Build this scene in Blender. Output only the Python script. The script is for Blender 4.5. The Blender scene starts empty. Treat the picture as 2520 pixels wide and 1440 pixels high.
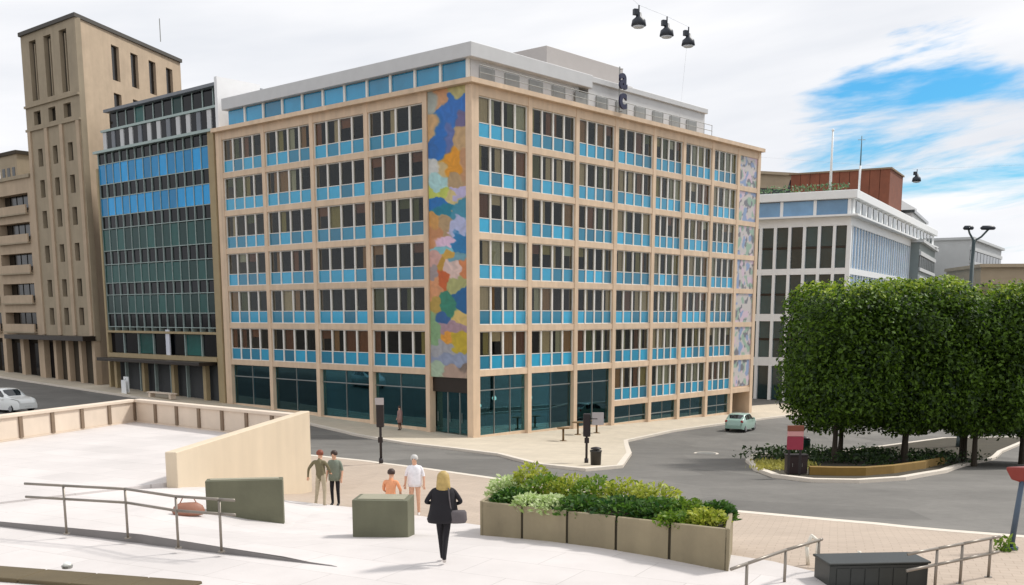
import bpy, bmesh, math, random
from math import sin, cos, tan, pi, radians, sqrt, exp, floor
from mathutils import Vector, Matrix, noise
from mathutils.geometry import delaunay_2d_cdt
random.seed(7)
scene = bpy.context.scene
COL = scene.collection

# ------------------------------------------------------------------ camera
CAM_H, FPX, PITCH, PPX, PPY = 8.4, 2580.0, radians(9.57), 1260.0, 1210.0
cd = bpy.data.cameras.new('camera'); cam = bpy.data.objects.new('camera', cd); COL.objects.link(cam)
cd.sensor_fit = 'HORIZONTAL'; cd.sensor_width = 36.0; cd.lens = FPX / 2520 * 36.0
cd.shift_y = (PPY - 720) / 2520.0; cd.clip_end = 6000; cd.clip_start = 0.2
cam.location = (0, 0, CAM_H); cam.rotation_euler = (pi / 2 - PITCH, 0, 0)
scene.camera = cam

# ------------------------------------------------------------------ world, sun, exposure
SUN_DIR = Vector((0.80, 0.42, 0.98)).normalized()
w = bpy.data.worlds.new('World'); scene.world = w; w.use_nodes = True
nt = w.node_tree; nt.nodes.clear()
def N(t, typ, **kw):
    n = t.nodes.new(typ)
    for k, v in kw.items(): setattr(n, k, v)
    return n
def math_node(t, op, a, b=None, c=None, clamp=False):
    n = N(t, 'ShaderNodeMath', operation=op); n.use_clamp = clamp
    for i, v in enumerate((a, b, c)):
        if v is None: continue
        if isinstance(v, (int, float)): n.inputs[i].default_value = v
        else: t.links.new(v, n.inputs[i])
    return n.outputs[0]
sky = N(nt, 'ShaderNodeTexSky', sky_type='NISHITA'); sky.sun_disc = False
sky.sun_elevation = math.asin(SUN_DIR.z); sky.sun_rotation = math.atan2(SUN_DIR.x, SUN_DIR.y)
sky.air_density = 1.3; sky.dust_density = 0.4; sky.ozone_density = 2.2
tc = N(nt, 'ShaderNodeTexCoord'); sep = N(nt, 'ShaderNodeSeparateXYZ'); nt.links.new(tc.outputs['Generated'], sep.inputs[0])
az = math_node(nt, 'ARCTAN2', sep.outputs[0], sep.outputs[1]); el = math_node(nt, 'ARCSINE', sep.outputs[2])
comb = N(nt, 'ShaderNodeCombineXYZ'); nt.links.new(math_node(nt, 'ADD', math_node(nt, 'MULTIPLY', az, 2.6), math_node(nt, 'MULTIPLY', el, -1.2)), comb.inputs[0])
nt.links.new(math_node(nt, 'ADD', math_node(nt, 'MULTIPLY', el, 13.0), math_node(nt, 'MULTIPLY', az, -1.6)), comb.inputs[1])
mp = N(nt, 'ShaderNodeMapping'); nt.links.new(comb.outputs[0], mp.inputs[0]); mp.inputs['Location'].default_value = (0.35, 0.2, 0.0)
n1 = N(nt, 'ShaderNodeTexNoise'); n1.inputs['Scale'].default_value = 1.5; n1.inputs['Detail'].default_value = 7; n1.inputs['Roughness'].default_value = 0.58
n1.inputs['Distortion'].default_value = 0.4
nt.links.new(mp.outputs[0], n1.inputs['Vector'])
n2 = N(nt, 'ShaderNodeTexNoise'); n2.inputs['Scale'].default_value = 0.9; n2.inputs['Detail'].default_value = 6
nt.links.new(mp.outputs[0], n2.inputs['Vector'])
# a break in the cloud cover towards the right of the street
gap = N(nt, 'ShaderNodeVectorMath', operation='DOT_PRODUCT'); nt.links.new(tc.outputs['Generated'], gap.inputs[0])
gd = Vector((0.365, 0.925, 0.112)).normalized(); gap.inputs[1].default_value = gd
gfac = N(nt, 'ShaderNodeMapRange'); nt.links.new(gap.outputs['Value'], gfac.inputs[0])
gfac.interpolation_type = 'SMOOTHSTEP'; gfac.inputs[1].default_value = 0.985; gfac.inputs[2].default_value = 0.998; gfac.inputs[3].default_value = 0.0; gfac.inputs[4].default_value = 0.205
clear = math_node(nt, 'ADD', n1.outputs['Fac'], gfac.outputs[0])
cr = N(nt, 'ShaderNodeMapRange'); cr.interpolation_type = 'SMOOTHSTEP'; nt.links.new(clear, cr.inputs[0])
cr.inputs[1].default_value = 0.66; cr.inputs[2].default_value = 0.84; cr.inputs[3].default_value = 1.0; cr.inputs[4].default_value = 0.0
ramp = N(nt, 'ShaderNodeValToRGB'); nt.links.new(n2.outputs['Fac'], ramp.inputs[0])
ramp.color_ramp.elements[0].position = 0.32; ramp.color_ramp.elements[0].color = (8.0, 8.3, 8.9, 1)
ramp.color_ramp.elements[1].position = 0.62; ramp.color_ramp.elements[1].color = (10.4, 10.4, 10.6, 1)
tint = N(nt, 'ShaderNodeMix', data_type='RGBA', blend_type='MULTIPLY'); tint.inputs[0].default_value = 1.0
nt.links.new(sky.outputs[0], tint.inputs[6]); tint.inputs[7].default_value = (0.30, 0.86, 1.22, 1)
mx = N(nt, 'ShaderNodeMix', data_type='RGBA'); nt.links.new(cr.outputs[0], mx.inputs[0])
nt.links.new(tint.outputs[2], mx.inputs[6]); nt.links.new(ramp.outputs[0], mx.inputs[7])
bg = N(nt, 'ShaderNodeBackground'); bg.inputs[1].default_value = 0.092
out = N(nt, 'ShaderNodeOutputWorld'); nt.links.new(mx.outputs[2], bg.inputs[0]); nt.links.new(bg.outputs[0], out.inputs[0])

sd = bpy.data.lights.new('sun', 'SUN'); sun = bpy.data.objects.new('sun', sd); COL.objects.link(sun)
sd.energy = 2.9; sd.angle = radians(7); sd.color = (1.0, 0.965, 0.91)
sun.rotation_euler = (-SUN_DIR).to_track_quat('-Z', 'Y').to_euler(); sun.location = (60, 20, 80)
vs = scene.view_settings; vs.view_transform = 'Standard'; vs.look = 'None'; vs.exposure = 0.10; vs.gamma = 1.0; vs.use_curve_mapping = False
scene.cycles.max_bounces = 8; scene.cycles.transparent_max_bounces = 12; scene.cycles.use_denoising = True

# ------------------------------------------------------------------ helpers
def lin(r, g, b):
    f = lambda c: (c / 255 / 12.92) if c / 255 <= 0.04045 else ((c / 255 + 0.055) / 1.055) ** 2.4
    return (f(r), f(g), f(b), 1)
MATS = {}
def mat(name, col, rough=0.7, var=0.12, scale=1.5, bump=0.0, bscale=30, metal=0.0, coat=0.0, spec=0.5, rnd=0.0, stain=0.0):
    if name in MATS: return MATS[name]
    m = bpy.data.materials.new(name); m.use_nodes = True; t = m.node_tree; b = t.nodes['Principled BSDF']
    b.inputs['Roughness'].default_value = rough; b.inputs['Metallic'].default_value = metal
    b.inputs['Coat Weight'].default_value = coat; b.inputs['Specular IOR Level'].default_value = spec
    tcn = N(t, 'ShaderNodeTexCoord'); no = N(t, 'ShaderNodeTexNoise'); t.links.new(tcn.outputs['Object'], no.inputs['Vector'])
    no.inputs['Scale'].default_value = scale; no.inputs['Detail'].default_value = 6; no.inputs['Roughness'].default_value = 0.6
    f = math_node(t, 'MULTIPLY_ADD', no.outputs['Fac'], 2 * var * 1.6, 1 - var * 1.6)
    if rnd:
        oi = N(t, 'ShaderNodeObjectInfo'); f = math_node(t, 'MULTIPLY', f, math_node(t, 'MULTIPLY_ADD', oi.outputs['Random'], 2 * rnd, 1 - rnd))
    if stain:
        mp2 = N(t, 'ShaderNodeMapping'); mp2.inputs['Scale'].default_value = (1.3, 1.3, 0.12); t.links.new(tcn.outputs['Object'], mp2.inputs[0])
        n3 = N(t, 'ShaderNodeTexNoise'); n3.inputs['Scale'].default_value = 1.7; n3.inputs['Detail'].default_value = 5; t.links.new(mp2.outputs[0], n3.inputs['Vector'])
        f = math_node(t, 'MULTIPLY', f, math_node(t, 'MULTIPLY_ADD', n3.outputs['Fac'], stain * 2, 1 - stain))
    vm = N(t, 'ShaderNodeVectorMath', operation='SCALE'); vm.inputs[0].default_value = col[:3]; t.links.new(f, vm.inputs['Scale'])
    t.links.new(vm.outputs[0], b.inputs['Base Color'])
    if bump:
        nb = N(t, 'ShaderNodeTexNoise'); nb.inputs['Scale'].default_value = bscale; nb.inputs['Detail'].default_value = 4; t.links.new(tcn.outputs['Object'], nb.inputs['Vector'])
        bp = N(t, 'ShaderNodeBump'); bp.inputs['Strength'].default_value = bump; bp.inputs['Distance'].default_value = 0.02
        t.links.new(nb.outputs['Fac'], bp.inputs['Height']); t.links.new(bp.outputs[0], b.inputs['Normal'])
    MATS[name] = m; return m
def glass(name, tintc, refl=(0.9, 0.95, 1.0), blend=0.35, rough=0.02, base=0.02):
    if name in MATS: return MATS[name]
    m = bpy.data.materials.new(name); m.use_nodes = True; t = m.node_tree; t.nodes.clear()
    lw = N(t, 'ShaderNodeLayerWeight'); lw.inputs[0].default_value = blend
    tr = N(t, 'ShaderNodeBsdfTransparent'); tr.inputs[0].default_value = (*tintc, 1)
    gl = N(t, 'ShaderNodeBsdfGlossy'); gl.inputs[0].default_value = (*refl, 1); gl.inputs['Roughness'].default_value = rough
    f = math_node(t, 'ADD', lw.outputs['Fresnel'], base, clamp=True)
    mxs = N(t, 'ShaderNodeMixShader'); t.links.new(f, mxs.inputs[0]); t.links.new(tr.outputs[0], mxs.inputs[1]); t.links.new(gl.outputs[0], mxs.inputs[2])
    o = N(t, 'ShaderNodeOutputMaterial'); t.links.new(mxs.outputs[0], o.inputs[0]); MATS[name] = m; return m
def ramp_mat(name, cols, rough=0.8, spec=0.4, noise_amt=0.1):
    """colour picked per object from a list"""
    if name in MATS: return MATS[name]
    m = bpy.data.materials.new(name); m.use_nodes = True; t = m.node_tree; b = t.nodes['Principled BSDF']
    oi = N(t, 'ShaderNodeObjectInfo'); r = N(t, 'ShaderNodeValToRGB'); r.color_ramp.interpolation = 'CONSTANT'
    t.links.new(oi.outputs['Random'], r.inputs[0]); e = r.color_ramp.elements
    while len(e) < len(cols): e.new(0.5)
    for i, c in enumerate(cols): e[i].position = i / len(cols); e[i].color = c
    tcn = N(t, 'ShaderNodeTexCoord'); no = N(t, 'ShaderNodeTexNoise'); no.inputs['Scale'].default_value = 2.5; t.links.new(tcn.outputs['Object'], no.inputs['Vector'])
    vm = N(t, 'ShaderNodeVectorMath', operation='SCALE'); t.links.new(r.outputs[0], vm.inputs[0])
    t.links.new(math_node(t, 'MULTIPLY_ADD', no.outputs['Fac'], 2 * noise_amt, 1 - noise_amt), vm.inputs['Scale'])
    t.links.new(vm.outputs[0], b.inputs['Base Color']); b.inputs['Roughness'].default_value = rough; b.inputs['Specular IOR Level'].default_value = spec
    MATS[name] = m; return m
def slab_mat(name, col, joint, size=1.0, rough=0.75, var=0.08, rot=0.0, mortar=0.012, bump=0.15):
    """fine paving: faint joints too small to tell apart as pieces"""
    if name in MATS: return MATS[name]
    m = bpy.data.materials.new(name); m.use_nodes = True; t = m.node_tree; b = t.nodes['Principled BSDF']; b.inputs['Roughness'].default_value = rough
    tcn = N(t, 'ShaderNodeTexCoord'); mpn = N(t, 'ShaderNodeMapping'); t.links.new(tcn.outputs['Object'], mpn.inputs[0]); mpn.inputs['Rotation'].default_value = (0, 0, rot)
    br = N(t, 'ShaderNodeTexBrick'); t.links.new(mpn.outputs[0], br.inputs['Vector']); br.inputs['Scale'].default_value = 1.0
    br.inputs['Brick Width'].default_value = size * 1.6; br.inputs['Row Height'].default_value = size; br.inputs['Mortar Size'].default_value = mortar; br.inputs['Mortar Smooth'].default_value = 0.6
    c = Vector(col[:3]); br.inputs['Color1'].default_value = (*(c * 1.04), 1); br.inputs['Color2'].default_value = (*(c * 0.96), 1); br.inputs['Mortar'].default_value = joint
    no = N(t, 'ShaderNodeTexNoise'); no.inputs['Scale'].default_value = 0.35; no.inputs['Detail'].default_value = 8; no.inputs['Roughness'].default_value = 0.65; t.links.new(tcn.outputs['Object'], no.inputs['Vector'])
    vm = N(t, 'ShaderNodeVectorMath', operation='SCALE'); t.links.new(br.outputs['Color'], vm.inputs[0]); t.links.new(math_node(t, 'MULTIPLY_ADD', no.outputs['Fac'], 3.2 * var, 1 - 1.6 * var), vm.inputs['Scale'])
    t.links.new(vm.outputs[0], b.inputs['Base Color'])
    nb = N(t, 'ShaderNodeTexNoise'); nb.inputs['Scale'].default_value = 25; nb.inputs['Detail'].default_value = 4; t.links.new(tcn.outputs['Object'], nb.inputs['Vector'])
    bp = N(t, 'ShaderNodeBump'); bp.inputs['Strength'].default_value = bump; bp.inputs['Distance'].default_value = 0.01; t.links.new(nb.outputs['Fac'], bp.inputs['Height']); t.links.new(bp.outputs[0], b.inputs['Normal'])
    MATS[name] = m; return m
def vcol_mat(name, rough=0.5):
    m = bpy.data.materials.new(name); m.use_nodes = True; t = m.node_tree; b = t.nodes['Principled BSDF']; b.inputs['Roughness'].default_value = rough
    a = N(t, 'ShaderNodeAttribute'); a.attribute_name = 'Col'; t.links.new(a.outputs['Color'], b.inputs['Base Color']); return m
def leaf_mat(name, c0, c1, trans=0.35):
    if name in MATS: return MATS[name]
    m = bpy.data.materials.new(name); m.use_nodes = True; t = m.node_tree; b = t.nodes['Principled BSDF']; b.inputs['Roughness'].default_value = 0.55
    ge = N(t, 'ShaderNodeNewGeometry'); r = N(t, 'ShaderNodeValToRGB'); t.links.new(ge.outputs['Random Per Island'], r.inputs[0])
    r.color_ramp.elements[0].color = c0; r.color_ramp.elements[1].color = c1
    t.links.new(r.outputs[0], b.inputs['Base Color'])
    tl = N(t, 'ShaderNodeBsdfTranslucent'); t.links.new(r.outputs[0], tl.inputs[0]); ms = N(t, 'ShaderNodeMixShader'); ms.inputs[0].default_value = trans
    t.links.new(b.outputs[0], ms.inputs[1]); t.links.new(tl.outputs[0], ms.inputs[2]); t.links.new(ms.outputs[0], t.nodes['Material Output'].inputs[0])
    MATS[name] = m; return m

class MB:
    def __init__(s): s.v = []; s.f = []
    def add(s, vs, fs):
        o = len(s.v); s.v += [tuple(p) for p in vs]; s.f += [tuple(i + o for i in q) for q in fs]; return s
    def box(s, x0, x1, y0, y1, z0, z1):
        return s.add([(x0, y0, z0), (x1, y0, z0), (x1, y1, z0), (x0, y1, z0), (x0, y0, z1), (x1, y0, z1), (x1, y1, z1), (x0, y1, z1)],
                     [(0, 3, 2, 1), (4, 5, 6, 7), (0, 1, 5, 4), (1, 2, 6, 5), (2, 3, 7, 6), (3, 0, 4, 7)])
    def prism(s, poly, z0, z1):
        n = len(poly); a = sum(poly[i][0] * poly[(i + 1) % n][1] - poly[(i + 1) % n][0] * poly[i][1] for i in range(n))
        if a < 0: poly = poly[::-1]
        zz0 = z0 if isinstance(z0, (list, tuple)) else [z0] * n; zz1 = z1 if isinstance(z1, (list, tuple)) else [z1] * n
        if a < 0: zz0 = list(zz0)[::-1]; zz1 = list(zz1)[::-1]
        vs = [(p[0], p[1], z) for p, z in zip(poly, zz0)] + [(p[0], p[1], z) for p, z in zip(poly, zz1)]
        return s.add(vs, [tuple(range(n))[::-1], tuple(range(n, 2 * n))] + [(i, (i + 1) % n, n + (i + 1) % n, n + i) for i in range(n)])
    def tube(s, p0, p1, r, n=8, r1=None):
        p0 = Vector(p0); p1 = Vector(p1); d = (p1 - p0).normalized(); a = d.orthogonal().normalized(); b = d.cross(a); r1 = r if r1 is None else r1
        vs = [p0 + (a * cos(2 * pi * i / n) + b * sin(2 * pi * i / n)) * r for i in range(n)] + [p1 + (a * cos(2 * pi * i / n) + b * sin(2 * pi * i / n)) * r1 for i in range(n)]
        return s.add(vs, [(i, (i + 1) % n, n + (i + 1) % n, n + i) for i in range(n)] + [tuple(range(n))[::-1], tuple(range(n, 2 * n))])
    def path(s, pts, r, n=8):
        for i in range(len(pts) - 1): s.tube(pts[i], pts[i + 1], r, n)
        for p in pts[1:-1]: s.ball(p, r, 6, 4)
        return s
    def ball(s, c, r, n=10, m=6, sq=(1, 1, 1)):
        return s.loft([(c[0], c[1], c[2] - r * sq[2] * cos(pi * j / m), max(r * sq[0] * sin(pi * j / m), 1e-4), max(r * sq[1] * sin(pi * j / m), 1e-4)) for j in range(m + 1)], n)
    def loft(s, rings, n=12):
        vs = []
        for (cx, cy, cz, rx, ry) in rings: vs += [(cx + rx * cos(2 * pi * i / n), cy + ry * sin(2 * pi * i / n), cz) for i in range(n)]
        k = len(rings)
        return s.add(vs, [(j * n + i, j * n + (i + 1) % n, (j + 1) * n + (i + 1) % n, (j + 1) * n + i) for j in range(k - 1) for i in range(n)] + [tuple(range(n))[::-1], tuple(range((k - 1) * n, k * n))])
    def grid(s, P):
        a = len(P); b = len(P[0])
        return s.add([p for row in P for p in row], [(i * b + j, i * b + j + 1, (i + 1) * b + j + 1, (i + 1) * b + j) for i in range(a - 1) for j in range(b - 1)])
    def mesh(s, name, m=None, smooth=False, bevel=0, seg=1):
        me = bpy.data.meshes.new(name); me.from_pydata(s.v, [], s.f)
        if bevel:
            bm = bmesh.new(); bm.from_mesh(me)
            es = [e for e in bm.edges if len(e.link_faces) == 2 and e.calc_face_angle(0) > 0.5]
            bmesh.ops.bevel(bm, geom=es, offset=bevel, segments=seg, profile=0.7, affect='EDGES'); bm.to_mesh(me); bm.free()
        if smooth: me.polygons.foreach_set('use_smooth', [True] * len(me.polygons))
        if m: me.materials.append(m)
        me.update(); return me
    def build(s, name, m=None, parent=None, smooth=False, bevel=0, seg=1, loc=None, rz=None):
        return put(name, s.mesh(name, m, smooth, bevel, seg), parent, loc, rz)
def put(name, me, parent=None, loc=None, rz=None, sc=None):
    o = bpy.data.objects.new(name, me); COL.objects.link(o)
    if parent: o.parent = parent
    if loc is not None: o.location = loc
    if rz is not None: o.rotation_euler = (0, 0, rz)
    if sc is not None: o.scale = sc
    return o
def tag(o, label=None, cat=None, group=None, kind=None):
    if label: o['label'] = label
    if cat: o['category'] = cat
    if group: o['group'] = group
    if kind: o['kind'] = kind
    return o
def thing(name, label, cat, loc=(0, 0, 0), rz=0, group=None):
    return tag(put(name, None, None, loc, rz), label, cat, group)
def copy_tree(o, parent=None):
    c = o.copy(); COL.objects.link(c); c.parent = parent
    for ch in list(o.children): copy_tree(ch, c)
    return c
B = lambda *a: MB().box(*a)

# ------------------------------------------------------------------ terrain
def interp(x, xs, ys):
    if x <= xs[0]: return ys[0]
    for i in range(len(xs) - 1):
        if x <= xs[i + 1]: return ys[i] + (ys[i + 1] - ys[i]) * (x - xs[i]) / (xs[i + 1] - xs[i])
    return ys[-1]
def smooth01(a, b, x):
    t = min(max((x - a) / (b - a), 0), 1); return t * t * (3 - 2 * t)
YB = ([0, 20.5, 26, 31, 50, 70, 400], [3.7, 3.7, 3.0, 2.62, 1.3, 0.0, 0.0])
YL = ([0, 28.5, 38, 50, 70, 400], [3.7, 3.65, 1.65, 1.3, 0.0, 0.0])
def smi(Y, T): return sum(interp(Y + d, *T) for d in (-1.2, -0.6, 0, 0.6, 1.2)) / 5
def g(X, Y):
    wl = smooth01(-5.0, -9.0, X); b = smi(Y, YB)
    if wl > 0: b = b * (1 - wl) + smi(Y, YL) * wl
    return b - 0.037 * min(max(X, -60), 60) * smooth01(38, 72, Y)
def ray(x, y):
    u = (x - PPX) / FPX; v = (y - PPY) / FPX
    return Vector((u, cos(PITCH) - v * sin(PITCH), -sin(PITCH) - v * cos(PITCH)))
def at(x, y, Y): d = ray(x, y); return Vector((0, 0, CAM_H)) + d * (Y / d.y)
def gp(x, y, dz=0.0):
    """where the line of sight of a photo position meets the terrain"""
    d = ray(x, y); t = 12.0
    for _ in range(4000):
        p = Vector((0, 0, CAM_H)) + d * t
        if p.z <= g(p.x, p.y) + dz: break
        t += 0.05
    return p
def in_poly(x, y, P):
    c = False; j = len(P) - 1
    for i in range(len(P)):
        if (P[i][1] > y) != (P[j][1] > y) and x < (P[j][0] - P[i][0]) * (y - P[i][1]) / (P[j][1] - P[i][1]) + P[i][0]: c = not c
        j = i
    return c
def subdiv(P, step, closed=True):
    out = []; n = len(P)
    for i in range(n if closed else n - 1):
        a = Vector(P[i][:2]); b = Vector(P[(i + 1) % n][:2]); k = max(1, int((b - a).length / step))
        out += [a + (b - a) * j / k for j in range(k)]
    if not closed: out.append(Vector(P[-1][:2]))
    return out
def sheet(name, P, off, m, step=1.6, skirt=0.3, zf=None):
    zf = zf or g; bd = subdiv(P, step); pts = list(bd); n = len(bd)
    xs = [p.x for p in bd]; ys = [p.y for p in bd]; y = min(ys) + step / 2
    while y < max(ys):
        x = min(xs) + step / 2
        while x < max(xs):
            if in_poly(x, y, bd): pts.append(Vector((x + random.uniform(-.1, .1), y)))
            x += step
        y += step
    v, e, f, *_ = delaunay_2d_cdt(pts, [], [list(range(n))], 1, 1e-4)
    mb = MB(); mb.add([(p.x, p.y, zf(p.x, p.y) + off) for p in v], f)
    if skirt:
        a = sum(bd[i].x * bd[(i + 1) % n].y - bd[(i + 1) % n].x * bd[i].y for i in range(n)); q = bd if a > 0 else bd[::-1]
        vs = [(p.x, p.y, zf(p.x, p.y) + off) for p in q] + [(p.x, p.y, zf(p.x, p.y) + off - skirt) for p in q]
        mb.add(vs, [(i, n + i, n + (i + 1) % n, (i + 1) % n) for i in range(n)])
    o = mb.build(name, m); o['kind'] = 'structure'; return o
def strip(name, P, wdt, off, hgt, m, step=1.0):
    """a kerb-like band along a polyline on the terrain"""
    pl = subdiv(P, step, False); vs = []; n = len(pl)
    for i, p in enumerate(pl):
        d = (pl[min(i + 1, n - 1)] - pl[max(i - 1, 0)]).normalized(); nn = Vector((-d.y, d.x)) * wdt / 2
        for q, z in ((p - nn, off - hgt), (p - nn, off), (p + nn, off), (p + nn, off - hgt)): vs.append((q.x, q.y, g(p.x, p.y) + z))
    fs = [(i * 4 + k, i * 4 + 4 + k, i * 4 + 5 + k, i * 4 + 1 + k) for i in range(n - 1) for k in range(3)] + [(3, 2, 1, 0), (n * 4 - 4, n * 4 - 3, n * 4 - 2, n * 4 - 1)]
    o = MB().add(vs, fs).build(name, m); o['kind'] = 'structure'; return o

asphalt = mat('asphalt', lin(108, 105, 100), 0.85, 0.26, 0.35, 0.3, 40)
_t = asphalt.node_tree; _b = _t.nodes['Principled BSDF']; _src = _b.inputs['Base Color'].links[0].from_socket
_tc = N(_t, 'ShaderNodeTexCoord'); _vo = N(_t, 'ShaderNodeTexVoronoi'); _vo.inputs['Scale'].default_value = 0.16; _t.links.new(_tc.outputs['Object'], _vo.inputs['Vector'])
_n4 = N(_t, 'ShaderNodeTexNoise'); _n4.inputs['Scale'].default_value = 3.0; _n4.inputs['Detail'].default_value = 8; _n4.inputs['Roughness'].default_value = 0.7; _t.links.new(_tc.outputs['Object'], _n4.inputs['Vector'])
_sp = N(_t, 'ShaderNodeSeparateColor'); _t.links.new(_vo.outputs['Color'], _sp.inputs[0])
_f = math_node(_t, 'MULTIPLY', math_node(_t, 'MULTIPLY_ADD', _sp.outputs[0], 0.26, 0.87), math_node(_t, 'MULTIPLY_ADD', _n4.outputs['Fac'], 0.5, 0.75))
_vm = N(_t, 'ShaderNodeVectorMath', operation='SCALE'); _t.links.new(_src, _vm.inputs[0]); _t.links.new(_f, _vm.inputs['Scale']); _t.links.new(_vm.outputs[0], _b.inputs['Base Color'])
xs = [-3000, -800, -300, -150] + [-110 + 2.5 * i for i in range(89)] + [150, 300, 800, 3000]
ys = [-400, -60] + [0 + 2.0 * i for i in range(75)] + [170, 220, 320, 700, 1500, 4000]
gm = MB().grid([[(x, y, g(x, min(y, 400)) if abs(x) < 200 else g(x, min(y, 400))) for x in xs] for y in ys])
ground = gm.build('ground', asphalt, smooth=True); ground['kind'] = 'structure'

# hotel frame: +x along the right hand face, +y along the left hand face
HC = at(1165, 1085, 70); HA = radians(49)
dR = Vector((cos(HA), sin(HA))); dL = Vector((-sin(HA), cos(HA)))
def hl(x, y): return (HC.x + dR.x * x + dL.x * y, HC.y + dR.y * x + dL.y * y)

white_pave = slab_mat('pale plaza concrete', lin(204, 198, 195), lin(176, 170, 166), 1.2, 0.8, 0.15, 0.5, 0.010)
pink_pave = slab_mat('pinkish clay paving', lin(178, 162, 146), lin(160, 144, 128), 0.22, 0.85, 0.14, 0.3, 0.012)
beige_pave = slab_mat('beige street paving', lin(196, 184, 164), lin(164, 152, 136), 0.6, 0.85, 0.14, HA, 0.015)
kerb_mat = mat('pale kerb stone', lin(214, 204, 190), 0.75, 0.08, 2.0, 0.15, 30)

edge = [gp(x, y) for x, y in ((720, 1036), (850, 1066), (1000, 1094), (1120, 1108), (1230, 1122), (1330, 1148), (1440, 1160), (1525, 1152), (1548, 1120), (1540, 1088), (1650, 1064), (1760, 1048), (1850, 1036))]
hp = [hl(-3.6, 82), hl(-3.4, 26)] + [(p.x, p.y) for p in edge] + [hl(60, -2.4), hl(60, 4), hl(3, 4), hl(3, 82)]
sheet('hotel_pavement', hp, 0.13, beige_pave, 2.0)
strip('hotel_kerb', [hl(-3.6, 82), hl(-3.4, 26)] + [(p.x, p.y) for p in edge] + [hl(60, -2.4)], 0.3, 0.145, 0.4, kerb_mat)

nk = [gp(x, y) for x, y in ((640, 1108), (730, 1122), (900, 1140), (1050, 1160), (1180, 1179), (1400, 1212), (1600, 1240), (1790, 1266), (2150, 1299), (2520, 1333), (2700, 1350))]
near_p = [(p.x, p.y) for p in nk] + [(40, 21), (40, -10), (-40, -10), (-40, 20), (-26, 24), (-18.0, 40), (-15, 44)]
sheet('street_pavement', near_p, 0.10, pink_pave, 1.6)
strip('street_kerb', [(p.x, p.y) for p in nk] + [(40, 21)], 0.34, 0.118, 0.4, kerb_mat)
pl_edge = [gp(x, y) for x, y in ((600, 1236), (725, 1246), (870, 1262), (1040, 1284), (1185, 1308), (1500, 1350), (1800, 1386), (1900, 1402), (1990, 1425))]
plaza_p = [(-24, 26), (-12, 29.5), (-8.7, 30.2)] + [(p.x, p.y) for p in pl_edge] + [(6.4, 17.0), (8, 10), (8, -10), (-30, -10)]
sheet('plaza', plaza_p, 0.155, white_pave, 1.0, 0.05)

# raised terrace on the left with its walls
TZ = 3.86
tpoly = [(-9.4, 28.5), (-7.75, 38.0), (-16.2, 45.0), (-18.3, 38.0), (-21.5, 27.5), (-23.5, 21.0), (-13.5, 24.5)]
terr = MB().prism(tpoly, 0.6, TZ).build('terrace_floor', white_pave); terr['kind'] = 'structure'
stone = mat('warm pale limestone', lin(216, 200, 182), 0.8, 0.1, 0.9, 0.2, 18, stain=0.08)
stone_d = mat('limestone joint strip', lin(126, 108, 90), 0.85, 0.15, 3)
def parapet(name, label, a, b, n, top=0.95, thick=0.28, post=True):
    a = Vector(a); b = Vector(b); L = (b - a).length; rz = math.atan2(b.y - a.y, b.x - a.x)
    t = thing(name, label, 'wall', (a.x, a.y, TZ), rz)
    B(0, L, 0, thick, -2.6, 0.06).build('base_wall', stone, t)
    k = L / n
    for i in range(n):
        B(i * k + 0.04, (i + 1) * k - 0.04, 0.03, thick - 0.03, 0.06, top - 0.1).build('panel', stone, t, bevel=0.01)
        if post: B((i + 1) * k - 0.085, (i + 1) * k + 0.085, -0.03, thick + 0.02, 0.06, top - 0.1).build('joint_post', stone_d, t)
    B(-0.05, L + 0.05, -0.06, thick + 0.06, top - 0.1, top + 0.02).build('coping', stone, t, bevel=0.015)
    return t
parapet('parapet_wall', 'pale pinkish parapet wall beside the white car at left', (-23.5, 21.0), (-16.2, 45.0), 15)
parapet('parapet_wall', 'pale parapet with dark upright joints in front of the glass office block', (-16.2, 45.0), (-7.75, 38.0), 7)
# the big plain side wall of the terrace
t = thing('retaining_wall', 'large plain beige wall slab rising behind the small green-grey block', 'wall', (0, 0, 0))
wa, wb = Vector((-9.45, 28.3)), Vector((-7.7, 38.2)); wn = Vector((0.97, -0.17)) * 0.34
wm = MB(); wm.add([(wa.x, wa.y, 2.6), (wb.x, wb.y, 0.2), (wb.x, wb.y, 4.95), (wa.x, wa.y, 4.72), (wa.x + wn.x, wa.y + wn.y, 2.6), (wb.x + wn.x, wb.y + wn.y, 0.2), (wb.x + wn.x, wb.y + wn.y, 4.95), (wa.x + wn.x, wa.y + wn.y, 4.72)],
       [(0, 1, 2, 3), (7, 6, 5, 4), (3, 2, 6, 7), (0, 3, 7, 4), (1, 5, 6, 2), (0, 4, 5, 1)])
stone2 = mat('smooth beige render', lin(208, 192, 168), 0.8, 0.07, 0.6, 0.1, 12, stain=0.07)
wm.build('wall_face', stone2, t, bevel=0.02)
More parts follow.
